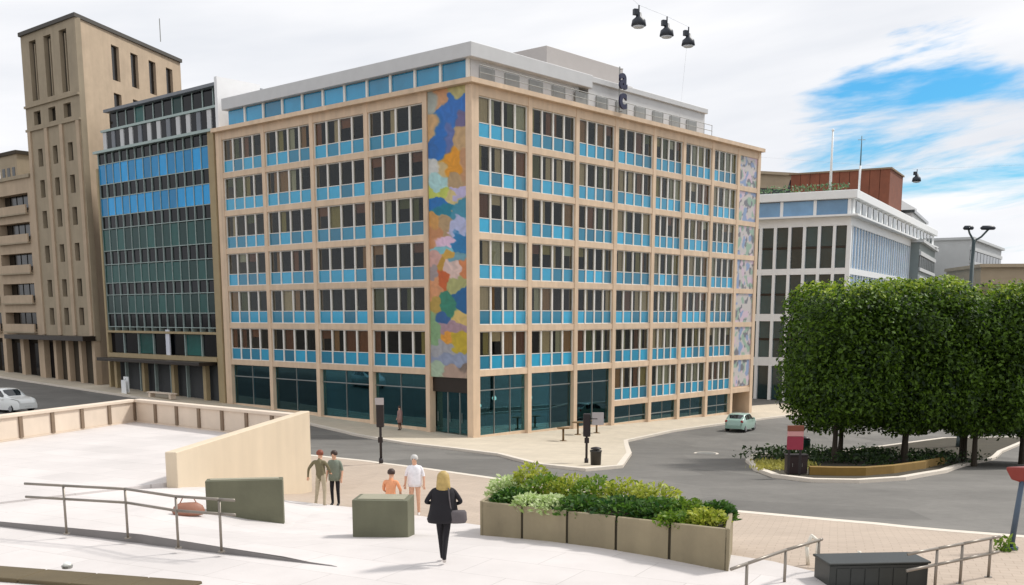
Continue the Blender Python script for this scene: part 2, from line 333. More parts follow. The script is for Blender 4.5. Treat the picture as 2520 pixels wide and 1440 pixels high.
# gentle ramp edge under the handrail
riser_shade = mat('shaded ramp riser', lin(128, 124, 122), 0.85, 0.1, 2, 0.2, 20)  # the riser's shade is put into this darker grey
rp = [gp(-60, 1306), gp(150, 1332), gp(350, 1356), gp(545, 1382), gp(700, 1400), gp(830, 1416)]
rh = [0.10, 0.19, 0.24, 0.20, 0.11, 0.015]
rh = [h * .62 for h in rh]; n = len(rp)
RT = []
for k in range(8):
    v = k / 7; row = []
    for p, h in zip(rp, rh): q = p + Vector((.5, 2.6, 0)) * v; row.append((q.x, q.y, g(q.x, q.y) + .158 + (h + .005) * (1 - v) - (.03 if h < .02 else 0)))
    RT.append(row)
MB().grid(RT).build('plaza_ramp', white_pave, smooth=True)['kind'] = 'structure'
MB().add([(p.x, p.y, 3.70) for p in rp] + [(p.x, p.y, 3.86 + h - .012) for p, h in zip(rp, rh)] + [(p.x, p.y + .3, 3.82 + h * .6) for p, h in zip(rp, rh)], [(i, i + 1, n + i + 1, n + i) for i in range(n - 1)] + [(n + i, n + i + 1, 2 * n + i + 1, 2 * n + i) for i in range(n - 1)]).build('ramp_kerb', riser_shade)['kind'] = 'structure'
kp = [Vector((p.x, p.y, 0)) for p in rp]

# ------------------------------------------------------------------ hotel
hotel_stone = mat('hotel cream stone', lin(218, 192, 164), 0.7, 0.12, 0.8, 0.12, 14, rnd=0.06, stain=0.2)
white_frame = mat('white window frame', lin(226, 222, 214), 0.5, 0.04, 2)
pane_m = glass('window glass', (0.82, 0.82, 0.78), blend=0.10)
shop_m = glass('shop glass', (0.42, 0.66, 0.68), (0.45, 0.85, 1.0), 0.22, base=0.10)
blue_panel = mat('sky tinted glass panel', lin(36, 142, 178), 0.10, 0.2, 0.9, coat=0.3, rnd=0.45)  # sky reflected in the glass is painted in as its blue
room_m = mat('room interior', lin(84, 66, 52), 0.9, 0.3, 0.5)
curt_m = ramp_mat('curtain cloth', [lin(214, 194, 160), lin(150, 98, 66), lin(172, 158, 96), lin(198, 196, 172), lin(132, 84, 60), lin(104, 108, 66), lin(176, 134, 92)])
grey_clad = mat('pale grey cladding', lin(200, 200, 200), 0.55, 0.06, 1.2)
hotel = thing('hotel_building', 'cream stone corner hotel with blue window panels and a colourful mural', 'building', (HC.x, HC.y, 0), HA)
RX = [0.7, 5.88, 11.18, 16.01, 21.19, 25.56, 30.14, 34.57]
LY = [4.3, 10.2, 16.24, 22.19, 27.87]
XE, YE = 38.5, 28.5
def z0(k): return 4.32 + 3 * k
# structural shell: bands and piers
for k in range(0, 7):
    h1 = 0.42 if k < 6 else 0.62
    B(0.70, XE - 0.02, 0.03, 0.6, z0(k), z0(k) + h1).build('floor_band', hotel_stone, hotel)
    B(0.03, 0.6, 4.3, YE - 0.02, z0(k), z0(k) + h1).build('floor_band', hotel_stone, hotel)
B(16.0, XE - 0.02, 0.03, 0.6, z0(-1), z0(-1) + 0.42).build('floor_band', hotel_stone, hotel)
PW = 0.20
for x in RX[1:]: B(x - PW, x + PW, 0.0, 0.55, -2.2, 22.94).build('pier', hotel_stone, hotel)
B(XE - 0.5, XE, 0.0, 12, -2.4, 22.94).build('pier', hotel_stone, hotel)
for y in LY: B(0.0, 0.55, y - PW, y + PW, -1.2, 22.94).build('pier', hotel_stone, hotel)
B(0, 12, YE - 0.45, YE, -1.2, 22.94).build('pier', hotel_stone, hotel)
B(0.0, 0.72, 0.0, 0.55, -1.2, 22.94).build('corner_pier', hotel_stone, hotel, bevel=0.02)
# interior core and slabs
B(4.2, 20, 4.2, 24, -1.5, 22.8).build('core_wall', room_m, hotel)
B(20, 38, 3.6, 10, -2.0, 22.8).build('core_wall', room_m, hotel)
for k in range(-1, 7):
    z = z0(k) + 0.1
    MB().prism([(0.5, 0.5), (XE - 0.5, 0.5), (XE - 0.5, 14), (14, 14), (14, YE - 0.4), (0.5, YE - 0.4)] if k >= 0 else [(16.2, 0.5), (XE - 0.5, 0.5), (XE - 0.5, 14), (16.2, 14)], z, z + 0.24).build('floor_slab', room_m, hotel)
for x in RX[1:-1]: B(x - 0.08, x + 0.08, 0.56, 4.2, -2, 22.7).build('partition_wall', room_m, hotel)
for y in LY[1:-1]: B(0.56, 4.2, y - 0.08, y + 0.08, -1, 22.7).build('partition_wall', room_m, hotel)
# unit window, 1 m wide (scaled along x), opening height 2.44, facing -y
WH = 2.58; JB = 0.075
def win_meshes(width):
    f = MB(); h = width / 2
    f.box(-h, -h + JB, 0, 0.16, 0, WH).box(h - JB, h, 0, 0.16, 0, WH)
    f.box(-h + JB, h - JB, 0.03, 0.14, 0, 0.06).box(-h + JB, h - JB, 0.03, 0.14, WH - 0.07, WH).box(-h + JB, h - JB, 0.03, 0.14, 0.92, 0.97)
    fm = f.mesh('window', white_frame)
    pm = B(-h + JB, h - JB, 0.08, 0.095, 0.97, WH - 0.07).mesh('pane', pane_m)
    bm_ = B(-h + JB, h - JB, 0.05, 0.07, 0.06, 0.92).mesh('blue_panel', blue_panel)
    cs = []
    for (a, b) in ((-h + JB, h - JB), (-h + JB, -h + JB + (width - 2 * JB) * 0.45), (h - JB - (width - 2 * JB) * 0.5, h - JB)):
        nn = 13; P = [[(a + (b - a) * i / (nn - 1), 0.19 + 0.035 * sin(i * 2.1) * (1 - 0.3 * j), 0.5 + (WH - 0.58) * j) for i in range(nn)] for j in (0, 1)]
        cs.append(MB().grid(P).mesh('curtain', curt_m, True))
    bl = B(-h + JB, h - JB, 0.2, 0.215, WH - 0.7, WH - 0.05).mesh('blind', curt_m)
    return fm, pm, bm_, cs, bl
def place_window(ms, loc, rz, pblind=0.45):
    fm, pm, bm_, cs, bl = ms
    wnd = put('window', fm, hotel, loc, rz); put('pane', pm, wnd); put('blue_panel', bm_, wnd)
    r = random.random()
    if r < pblind: put('curtain', random.choice(cs), wnd)
    elif r < pblind + 0.12: put('blind', bl, wnd)
for b in range(7):
    xa, xb = RX[b] + (PW if b else 0.02), RX[b + 1] - PW; wd = (xb - xa) / 4; ms = win_meshes(wd)
    for k in range(-1 if b >= 3 else 0, 6):
        for i in range(4): place_window(ms, (xa + wd * (i + 0.5), 0.14, z0(k) + 0.42), 0, 0.74)
for b in range(4):
    ya, yb = LY[b] + PW, LY[b + 1] - PW; wd = (yb - ya) / 4; ms = win_meshes(wd)
    for k in range(0, 6):
        for i in range(4): place_window(ms, (0.14, ya + wd * (i + 0.5), z0(k) + 0.42), -pi / 2, 0.36)
# ground floor glazing
door_m = mat('dark bronze metal', lin(52, 44, 38), 0.4, 0.1, 3, metal=0.4)
steel = mat('grey steel', lin(150, 150, 146), 0.4, 0.08, 3, metal=0.6)
def shop_bay(a, b, zb, zt, side, nd):
    wd = (b - a) / nd
    for i in range(nd):
        u0, u1 = a + wd * i, a + wd * (i + 1)
        def bx(p0, p1, q0, q1, r0, r1): return B(p0, p1, q0, q1, r0, r1) if side == 'R' else B(q0, q1, p0, p1, r0, r1)
        o = bx(u0 + 0.04, u1 - 0.04, 0.30, 0.315, zb + 0.12, zt - 0.05).build('shop_pane', shop_m, hotel)
        f = bx(u0, u0 + 0.05, 0.25, 0.36, zb, zt).build('mullion', steel, hotel)
    bx(a, b, 0.2, 0.4, zb - 0.6, zb + 0.12).build('plinth', hotel_stone, hotel)
    bx(a, b, 0.25, 0.36, zt - 1.0, zt - 0.93).build('transom', steel, hotel)
def gz(x, y): p = hl(x, y); return g(*p) + 0.13
for b in range(7):
    xa, xb = RX[b] + (PW if b else 0.02), RX[b + 1] - PW
    shop_bay(xa, xb, gz((xa + xb) / 2, 0) + 0.05, z0(0) if b < 3 else z0(-1), 'R', 2 if b else 3)
for b in range(4):
    ya, yb = LY[b] + PW, LY[b + 1] - PW; shop_bay(ya, yb, gz(0, (ya + yb) / 2) + 0.05, z0(0), 'L', 2)
# entrance under the mural
ez = gz(0, 2.4)
B(0.3, 0.5, 0.56, 4.08, ez + 2.9, 4.3).build('entrance_fascia', door_m, hotel)
for i in range(3):
    ya = 0.62 + i * 1.15; dr = B(0.62, 0.64, ya + 0.05, ya + 1.1, ez + 0.1, ez + 2.85).build('entrance_door', shop_m, hotel)
    B(0.58, 0.68, ya, ya + 0.06, ez, ez + 2.9).build('door_frame', steel, dr); MB().tube((0.55, ya + 0.95, ez + 0.8), (0.55, ya + 0.95, ez + 1.5), 0.02, 6).build('handle', steel, dr)
globe = bpy.data.materials.new('lit globe'); globe.use_nodes = True; globe.node_tree.nodes['Principled BSDF'].inputs['Emission Color'].default_value = (1, .93, .8, 1); globe.node_tree.nodes['Principled BSDF'].inputs['Emission Strength'].default_value = 1.6
for gx, gy_, gz_ in ((2.2, 1.5, 2.2), (4.0, 1.7, 2.6), (8.3, 2.0, 2.4)):
    o = MB().ball((gx, gy_, gz_), .16, 12, 8).build('pendant_globe', globe, hotel, True); MB().tube((gx, gy_, gz_ + .15), (gx, gy_, 4.4), .012, 5).build('cord', door_m, o)
# murals: colours painted on a fine panel
BL = [(1090,225,18,25,210,155,110),(1135,215,25,15,190,180,120),(1075,230,18,20,165,170,160),(1130,265,25,30,40,110,190),(1150,285,10,20,110,100,140),(1070,300,20,20,200,160,110),(1090,325,20,40,20,105,185),(1112,330,12,36,90,110,170),(1072,350,14,25,30,100,170),(1148,338,16,28,195,160,115),(1128,395,28,28,225,150,20),(1154,392,10,32,195,145,105),(1072,395,14,18,205,205,200),(1100,402,14,18,205,180,130),(1085,435,20,13,170,210,210),(1130,435,20,10,180,150,110),(1145,465,18,8,190,180,215),(1085,462,18,7,190,200,90),(1083,486,20,11,20,110,180),(1105,505,25,10,0,125,150),(1142,510,20,13,60,140,165),(1120,478,12,9,210,190,130),(1073,535,14,20,205,150,80),(1100,535,15,18,180,150,110),(1142,545,18,15,180,185,220),(1075,565,15,18,195,135,90),(1147,590,16,20,30,120,175),(1100,584,20,9,225,190,215),(1095,602,18,8,130,195,205),(1073,622,14,13,205,160,150),(1110,618,12,9,210,165,70),(1142,626,18,11,110,160,175),(1092,642,9,14,190,145,50),(1092,674,12,22,200,95,40),(1125,655,20,14,220,190,180),(1156,652,11,22,210,130,80),(1068,662,11,14,160,145,145),(1070,705,14,18,215,150,105),(1135,692,24,11,170,170,110),(1146,730,18,20,20,95,150),(1110,745,22,22,50,130,105),(1073,748,11,26,180,150,70),(1090,780,17,11,45,95,150),(1145,775,19,12,215,185,110),(1125,798,28,10,165,135,145),(1068,802,13,34,130,165,120),(1105,830,11,20,220,150,50),(1142,832,19,20,190,165,40),(1090,860,28,14,160,160,165),(1112,882,36,12,140,150,175),(1078,906,18,16,165,185,160),(1125,912,28,13,170,145,130),(1152,902,13,14,120,105,95)]
def mural(name, nu, nv, pos, colf):
    P = [[pos(i / nu, j / nv) for i in range(nu + 1)] for j in range(nv + 1)]
    mb = MB().grid(P); me = mb.mesh(name, vcol_mat(name + '_paint', 0.45)); a = me.color_attributes.new('Col', 'FLOAT_COLOR', 'POINT')
    i = 0
    for j in range(nv + 1):
        for k in range(nu + 1): a.data[i].color = colf(k / nu, j / nv); i += 1
    return put(name, me, hotel)
def mcol(u, v):
    x = 1163 - u * 106; y = 930 - v * 718
    q = Vector(((x + y * .6) * 0.03, (y - x * .6) * 0.045, 3)); x += 12 * noise.noise(q) + 3 * noise.noise(q * 2.7); y += 18 * noise.noise(q + Vector((40, 0, 0))) + 4 * noise.noise(q * 2.7 + Vector((9, 9, 0)))
    W = 0; c = [0, 0, 0]
    for bx, by, rx, ry, r_, g_, b_ in BL:
        d = ((x - bx) / rx) ** 2 + ((y - by) / ry) ** 2; ww = exp(-5.0 * min(d, 60)) + 1e-9 / (d + .01)
        W += ww; c[0] += ww * r_; c[1] += ww * g_; c[2] += ww * b_
    nn = 1 + 0.10 * noise.noise(Vector((x * 0.09, y * 0.09, 8)))
    return lin(*[min(255, max(0, k / W * nn * 0.97)) for k in c])
def mcol2(u, v):
    q = Vector((u * 4.0, v * 26, 5)); a = noise.noise(q); b = noise.noise(q * 1.9 + Vector((7, 3, 1))); c = noise.noise(q * 1.3 + Vector((0, 30, 2)))
    r_, g_, b_ = 196, 190, 186
    if a > 0.18: r_, g_, b_ = 150, 176, 158
    if b > 0.25: r_, g_, b_ = 120, 120, 126
    if c > 0.22: r_, g_, b_ = 205, 184, 196
    if a < -0.3: r_, g_, b_ = 140, 158, 190
    return lin(r_, g_, b_)
B(0.12, 0.5, 0.56, 4.07, 4.2, 22.93).build('mural_backing', hotel_stone, hotel)
mural('mural', 72, 384, lambda u, v: (0.10, 0.56 + u * 3.5, 4.2 + v * 18.72), mcol)
B(34.79, XE - 0.5, 0.12, 0.5, z0(-1) + 0.42, 22.93).build('mural_backing', hotel_stone, hotel)
mural('mural', 30, 200, lambda u, v: (34.8 + u * (XE - 35.32), 0.10, z0(-1) + 0.57 + v * 21.04), mcol2)['label'] = 'paler grey and green mural strip'
# roof: cornice, penthouse, plant room
B(-0.35, XE + 0.1, -0.35, 14, 22.94, 23.24).build('roof_slab', hotel_stone, hotel)
B(-0.35, 14, 14, YE + 0.1, 22.94, 23.24).build('roof_slab', hotel_stone, hotel)
roof_blue = mat('penthouse glass', lin(40, 140, 182), 0.08, 0.2, 0.7, coat=0.3, rnd=0.3)
for i in range(11):
    y0_ = 0.75 + i * 2.42
    p_ = B(0.52, 0.55, y0_ + 0.1, y0_ + 2.32, 23.25, 24.55).build('penthouse_pane', roof_blue, hotel); B(0.4, 0.6, y0_ - 0.1, y0_ + 0.1, 23.24, 24.6).build('penthouse_post', white_frame, hotel)
B(0.62, 12, 0.62, 27.3, 23.24, 24.6).build('penthouse_wall', grey_clad, hotel)
B(0.1, 13, 0.1, 27.6, 24.6, 25.5).build('penthouse_fascia', grey_clad, hotel, bevel=0.03)
B(13.002, 29.3, 0.5, 9, 23.24, 25.1).build('penthouse_wall', grey_clad, hotel)
B(13.003, 29.5, 0.3, 9.2, 25.1, 25.5).build('penthouse_fascia', grey_clad, hotel, bevel=0.03)
for i in range(11):
    xx = 1.4 + i * 2.5; B(xx, xx + 1.5, 0.44 if xx > 11 else 0.57, 0.6 if xx < 11 else 0.5, 23.45, 24.25).build('roof_window', mat('dim roof glazing', lin(142, 144, 142), 0.3, 0.2, 1), hotel)
for i in range(24): MB().tube((0.6 + i * 1.25, -0.2, 23.2), (0.6 + i * 1.25, -0.2, 24.1), 0.025, 6).build('roof_rail_post', steel, hotel)
for z in (23.65, 24.1): MB().tube((0.6, -0.2, z), (29.4, -0.2, z), 0.025, 6).build('roof_rail', steel, hotel)
plant = mat('plant room grey', lin(178, 172, 168), 0.7, 0.06, 0.8)
B(12.2, 22.0, 3.8, 7.6, 23.24, 28.0).build('plant_room', plant, hotel, bevel=0.03)
B(22.003, 23.4, 3.8, 7.0, 23.24, 26.8).build('plant_room', plant, hotel, bevel=0.03)
# upright sign on the roof edge: two dark glyphs
navy = mat('navy sign metal', lin(24, 28, 62), 0.45, 0.1, 4)
sx, sy = hl(15.9, -0.5)
sg = thing('roof_sign', 'upright navy lettering sign standing on the hotel roof edge', 'sign', (sx, sy, 23.24), HA)
MB().tube((0, 0.3, 0), (0, 0.3, 3.3), 0.05, 6).build('sign_post', steel, sg); MB().tube((0, 0.3, 0.1), (0, 0, 0.1), 0.03, 6).tube((0, 0.3, 3.1), (0, 0, 3.1), 0.03, 6).build('bracket', steel, sg)
def glyph(ch, size, par, loc, rot):
    cu = bpy.data.curves.new('glyph', 'FONT'); cu.body = ch; cu.size = size; cu.extrude = 0.07; cu.offset = 0.075; cu.align_x = 'CENTER'
    tmp = bpy.data.objects.new('glyph', cu); COL.objects.link(tmp); dg = bpy.context.evaluated_depsgraph_get(); dg.update()
    me = bpy.data.meshes.new_from_object(tmp.evaluated_get(dg)); COL.objects.unlink(tmp); bpy.data.objects.remove(tmp)
    me.materials.clear(); me.materials.append(navy); o = put('letter', me, par, loc); o.rotation_euler = rot; return o
glyph('a', 2.1, sg, (0, -0.02, 1.75), (pi / 2, 0, 0)); glyph('c', 2.1, sg, (0, -0.02, 0.35), (pi / 2, 0, 0))

# ------------------------------------------------------------------ glass office block (same street line, local hotel frame)
GY0, GY1 = 28.95, 48.0
gb = thing('glass_office', 'glass office block with bright blue upper bands beside the brown tower', 'building', (HC.x, HC.y, 0), HA)
blue_b = mat('sky tinted glass band', lin(8, 146, 208), 0.12, 0.3, 0.6, spec=0.3, rnd=0.35)  # reflected blue sky on the upper bands is put into the base colour
green_b = mat('dark green glass band', lin(26, 72, 68), 0.12, 0.4, 0.7, spec=0.22, rnd=0.6)
dark_w = mat('dark office window', lin(10, 12, 18), 0.08, 0.3, 0.8, spec=0.2, rnd=0.4)
mull_m = mat('pale green mullion', lin(160, 176, 172), 0.45, 0.05, 2, metal=0.2)
off_frame = mat('olive stone frame', lin(164, 146, 112), 0.75, 0.1, 1.0, stain=0.1)
B(0.62, 16, GY0 + 0.3, GY1 - 0.1, 0.0, 23.05).build('core_wall', mat('office core', lin(70, 72, 74), 0.9, 0.1), gb)
B(-0.12, 0.7, GY0 - 0.35, GY0 + 0.5, -0.6, 23.3).build('end_pier', off_frame, gb)
B(-0.05, 0.7, GY1 - 0.35, GY1 - 0.02, -0.4, 21.8).build('end_pier', off_frame, gb)
rows = [(23.05, 22.15, 'd'), (22.12, 20.35, 'b'), (20.3, 19.15, 'd'), (19.1, 17.5, 'b'), (17.4, 16.35, 'd'), (16.2, 14.35, 'g'), (14.2, 13.1, 'd'), (12.95, 11.4, 'g'), (11.25, 10.3, 'd'), (10.15, 8.6, 'g'), (8.45, 7.35, 'd')]
NC = 14; cw = (GY1 - 0.35 - GY0 - 0.5) / NC
for zt, zb, kd in rows:
    mm = {'d': dark_w, 'b': blue_b, 'g': green_b}[kd]; rec = 0.16 if kd == 'd' else 0.10
    pm = B(rec, rec + 0.03, -cw / 2 + 0.05, cw / 2 - 0.05, 0, zt - zb).mesh('pane', mm)
    for c in range(NC): put('pane' if kd == 'd' else 'glass_panel', pm, gb, (0, GY0 + 0.5 + cw * (c + 0.5), zb))
    B(0.05, 0.5, GY0 + 0.5, GY1 - 0.35, zb - 0.08, zb - 0.02).build('rail', mull_m, gb)
for c in range(NC + 1):
    yy = GY0 + 0.5 + cw * c; B(0.03, 0.55, yy - 0.03, yy + 0.03, 6.9, 23.1).build('mullion', mull_m, gb)
# attic storeys set back
lead = mat('lead grey panel', lin(122, 126, 132), 0.6, 0.12, 1.0)
B(-0.25, 1.6, GY0 - 0.2, GY1, 23.1, 23.32).build('attic_ledge', mull_m, gb)
NA = 12; aw = (GY1 - GY0 - 0.4) / NA
for c in range(NA):
    yy = GY0 + 0.2 + aw * c
    B(0.82, 0.86, yy + 0.08, yy + aw * 0.55, 23.4, 25.05).build('attic_window', dark_w, gb); B(0.75, 0.9, yy + aw * 0.6, yy + aw - 0.02, 23.34, 25.1).build('attic_panel', grey_clad if c % 3 != 1 else lead, gb)
    B(1.5, 1.54, yy + 0.06, yy + aw - 0.06, 25.4, 26.9).build('attic_window', dark_w if c % 4 else green_b, gb); B(1.42, 1.56, yy - 0.05, yy + 0.05, 25.35, 26.95).build('attic_mullion', mull_m, gb)
B(0.9, 14, GY0 + 0.1, GY1 - 0.1, 23.33, 25.12).build('attic_wall', lead, gb); B(1.6, 14, GY0 + 0.4, GY1 - 0.3, 25.34, 26.95).build('attic_wall', lead, gb)
B(0.66, 14.2, GY0 - 0.05, GY1, 25.13, 25.33).build('attic_ledge', mull_m, gb); B(1.0, 14.2, GY0, GY1 - 0.1, 26.96, 27.22).build('roof_edge', lead, gb)
B(0.4, 4.6, GY0 - 0.42, GY0 - 0.05, 22.2, 27.4).build('gable_wall', mat('white gable render', lin(236, 236, 236), 0.7, 0.04), gb)
# base storeys
for c in range(7):
    yy = GY0 + 0.6 + c * 2.6
    B(0.3, 0.33, yy + 0.06, yy + 2.5, 4.9, 6.7).build('shop_pane', green_b if c % 3 == 1 else dark_w, gb); B(0.15, 0.45, yy - 0.05, yy + 0.05, 1.0, 6.8).build('post', mull_m, gb)
    B(1.0, 1.03, yy + 0.1, yy + 2.45, 0.8, 4.0).build('shop_pane', dark_w, gb)
B(-0.1, 0.6, GY0 + 0.5, GY1 - 0.35, 6.75, 6.95).build('band', off_frame, gb)
B(-1.6, 0.9, GY0 + 1.0, GY1 - 0.8, 4.15, 4.45).build('canopy', door_m, gb, bevel=0.03)
B(-0.2, 0.55, GY0 + 0.5, GY1 - 0.35, 4.46, 4.85).build('band', off_frame, gb)
for c in range(4):
    yy = GY0 + 2.4 + c * 5.0; B(-0.1, 0.3, yy, yy + 0.45, -0.2, 4.15).build('column', off_frame, gb)
B(-0.02, 0.1, GY0 + 8.0, GY0 + 8.6, 4.6, 7.1).build('banner', mat('pale banner cloth', lin(214, 216, 224), 0.7, 0.05), gb)

# ------------------------------------------------------------------ brown tower and wing
tw_m = mat('tan brick render', lin(160, 146, 124), 0.85, 0.14, 0.7, 0.2, 10, stain=0.14)
tw_p = mat('sand coloured brick', lin(182, 162, 138), 0.85, 0.14, 0.7, 0.2, 10, stain=0.12)
tw_d = mat('dark recess brick', lin(62, 54, 42), 0.9, 0.15, 1.0)
tower = thing('tower_building', 'tall tan brick tower with tall slot windows, tallest at far left', 'building', (0, 0, 0))
A0, A1 = Vector(hl(0, 50.2)), Vector(hl(0, 61.3)); rd = Vector((sin(radians(13)), cos(radians(13))))
A2 = A0 + rd * 18.5; A3 = A1 + rd * 14
TT = 35.6
def facade(a, b, zb, zt, ops, m, par, name, depth=0.5, nvec=None):
    """a wall built as a grid of solid cells with real openings left out; ops = (u0,u1,z0,z1)"""
    a = Vector(a); b = Vector(b); L = (b - a).length; d = (b - a) / L; nn = Vector((d.y, -d.x)) if nvec is None else nvec
    us = sorted({0, L} | {o[0] for o in ops} | {o[1] for o in ops}); zs = sorted({zb, zt} | {o[2] for o in ops} | {o[3] for o in ops})
    mb = MB()
    for j in range(len(zs) - 1):
        run = None
        for i in range(len(us)):
            solid = i < len(us) - 1 and not any(o[0] <= us[i] + 1e-6 and o[1] >= us[i + 1] - 1e-6 and o[2] <= zs[j] + 1e-6 and o[3] >= zs[j + 1] - 1e-6 for o in ops)
            if solid and run is None: run = us[i]
            if not solid and run is not None:
                p, q = a + d * run, a + d * us[i]
                mb.prism([p, q, q - nn * depth, p - nn * depth], zs[j], zs[j + 1]); run = None
    return mb.build(name, m, par)
def pane_at(a, b, op, par, m, name='window', dep=0.3, nvec=None):
    a = Vector(a); b = Vector(b); d = (b - a).normalized(); nn = Vector((d.y, -d.x)) if nvec is None else nvec
    p, q = a + d * (op[0] + .01) - nn * dep, a + d * (op[1] - .01) - nn * dep
    return MB().prism([p, q, q - nn * 0.04, p - nn * 0.04], op[2], op[3]).build(name, m, par)
tw_g = mat('tower window glass', lin(26, 24, 22), 0.15, 0.3, 1, rnd=0.35)
LW = (A1 - A0).length
ops = []
cols3 = [1.9, 5.0, 8.1]
for c in cols3:
    ops.append((c - .15, c + 1.3, 29.3, 34.9)); ops.append((c - .1, c + 1.35, 27.0, 28.3))
    for z in (23.0, 20.0, 17.0, 13.6, 10.2, 7.4): ops.append((c + .05, c + 1.0, z, z + 1.7))
nl = -dR
facade(A0, A1, 5.9, TT, ops, tw_m, tower, 'front_wall', 0.55, nl)
for o in ops: pane_at(A0, A1, o, tower, tw_g if o[3] < 29 else tw_d, 'window', 0.4, nl)
for c in cols3: # mullion in the tall slots
    p = A0 + (A1 - A0).normalized() * (c + .5); MB().prism([p - nl * .2, p + dL * .14 - nl * .2, p + dL * .14 - nl * .35, p - nl * .35], 29.3, 34.6).build('slot_mullion', tw_m, tower)
ops2 = []
for i in range(4):
    u = 5.0 + i * 3.3
    ops2.append((u, u + 1.3, 31.2, 34.5)); ops2.append((u, u + 1.3, 28.4, 30.0))
    for z in (25.2, 22.0, 19.0, 16.0): ops2.append((u + .1, u + 1.2, z, z + 1.6))
nr2 = Vector((rd.y, -rd.x))
facade(A0 + rd * 0.56, A2, -0.5, TT, ops2, tw_p, tower, 'side_wall', 0.5, nr2)
for o in ops2: pane_at(A0 + rd * .56, A2, o, tower, tw_g, 'window', 0.3, nr2)
ins = lambda p, q, k: p + (q - p) * k
MB().prism([A0 - nl * .6 - nr2 * .6, A1 - nl * .6, A3, A2 - nr2 * .55], -0.5, TT - 0.3).build('core_wall', tw_d, tower)
MB().prism([A0 + nl * .25 + nr2 * .25, A1 + nl * .25, A3, A2 + nr2 * .25], TT, TT + 0.35).build('roof_edge', mat('dark roof metal', lin(74, 70, 64), 0.7), tower)
for z in (26.5, 28.75): MB().prism([A0 + nl * .18, A1 + nl * .18, A1, A0], z, z + 0.22).build('ledge', tw_m, tower)
for u in (0.25, 3.55, 6.65, 10.2):
    p = A0 + dL * u; MB().prism([p + nl * .16, p + dL * .6 + nl * .16, p + dL * .6 - nl * .1, p - nl * .1], 6.4, 26.5).build('rib', tw_p, tower)
# shop storey of the tower
for i in range(5):
    p = A0 + dL * (0.1 + i * 2.65); MB().prism([p + nl * .1, p + dL * .55 + nl * .1, p + dL * .55 - nl * .5, p - nl * .5], 0.2, 5.9).build('column', tw_p, tower)
    if i < 4:
        q = p + dL * .55; MB().prism([q - nl * .55, q + dL * 2.1 - nl * .55, q + dL * 2.1 - nl * .59, q - nl * .59], 0.6, 5.6).build('shop_pane', dark_w if i % 2 else green_b, tower)
MB().prism([A0 + nl * 1.3, A1 + nl * 1.3 + dL * 6, A1 - nl * .1 + dL * 6, A0 - nl * .1], 5.9, 6.35).build('canopy', door_m, tower)
MB().tube((A0.x + 5, A0.y + 9, TT), (A0.x + 5, A0.y + 9, TT + 2.2), 0.05, 6).build('antenna', steel, tower)

wing = thing('tower_wing', 'lower tan wing with deep balcony rows at the left edge', 'building', (0, 0, 0))
W0, W1 = Vector(hl(0, 61.35)), Vector(hl(0, 80)); ops3 = []
for z in (19.0, 16.1, 13.0, 9.9, 6.9): ops3.append((0.9, 8.2, z, z + 1.75)); ops3.append((9.2, 17.5, z, z + 1.75))
facade(W0, W1, 5.9, 22.2, ops3, tw_p, wing, 'front_wall', 0.9, nl)
for o in ops3:
    nwin = 5
    for i in range(nwin):
        wdt = (o[1] - o[0]) / nwin; pane_at(W0, W1, (o[0] + i * wdt + .12, o[0] + (i + 1) * wdt - .12, o[2] + 0.45, o[3]), wing, tw_g, 'window', 0.85, nl)
    p, q = W0 + dL * o[0], W0 + dL * o[1]; MB().prism([p + nl * .35, q + nl * .35, q + nl * .2, p + nl * .2], o[2] - .25, o[2] + .55).build('balcony_front', tw_p, wing); MB().prism([p + nl * .36, q + nl * .36, q - nl * .1, p - nl * .1], o[2] - .4, o[2] - .25).build('balcony_floor', tw_m, wing)
MB().prism([W0 - nl * .95, W1 - nl * .95, W1 - nl * 14, W0 - nl * 14], -0.5, 22).build('core_wall', tw_d, wing)
MB().prism([W0 + nl * .2, W1 + nl * .2, W1 - nl * 14, W0 - nl * 14], 22.2, 22.55).build('roof_edge', tw_m, wing)
for i in range(5):
    p = W0 + dL * (0.2 + i * 4.2); MB().prism([p, p + dL * .8, p + dL * .8 - nl * .6, p - nl * .6], 0.3, 5.9).build('column', tw_p, wing)
    q = p + dL * .8; MB().prism([q - nl * .6, q + dL * 3.4 - nl * .6, q + dL * 3.4 - nl * .65, q - nl * .65], 0.8, 5.4).build('shop_pane', dark_w, wing)
bp = at(66, 390, 128)
rb = thing('rooftop_block', 'small grey-brown block peeking over the roof left of the tower', 'building', (bp.x, bp.y, 0), HA)
B(-2.2, 6, -2.2, 2.4, 0, 26.6).build('wall', tw_m, rb); B(-2.4, 6.2, -2.4, 2.6, 26.6, 27.0).build('roof_edge', tw_d, rb)
for i in range(3): B(-2.24, -2.2, -1.6 + i * 1.3, -0.9 + i * 1.3, 23.5, 25.2).build('window', tw_g, rb)

# ------------------------------------------------------------------ white corner building on the right
WC = at(2070, 985, 115); WA = radians(90 - 29)
wbld = thing('white_corner_building', 'white framed corner building with dark glazing behind the trees', 'building', (WC.x, WC.y, 0), WA)
wh = mat('white painted facade', lin(232, 234, 234), 0.55, 0.04, 1)
teal_g = mat('teal office glass', lin(30, 58, 62), 0.07, 0.4, 0.5, coat=0.4, rnd=0.5)
sky_g = mat('pale reflecting glass', lin(112, 152, 186), 0.10, 0.2, 0.5, coat=0.1, rnd=0.2)
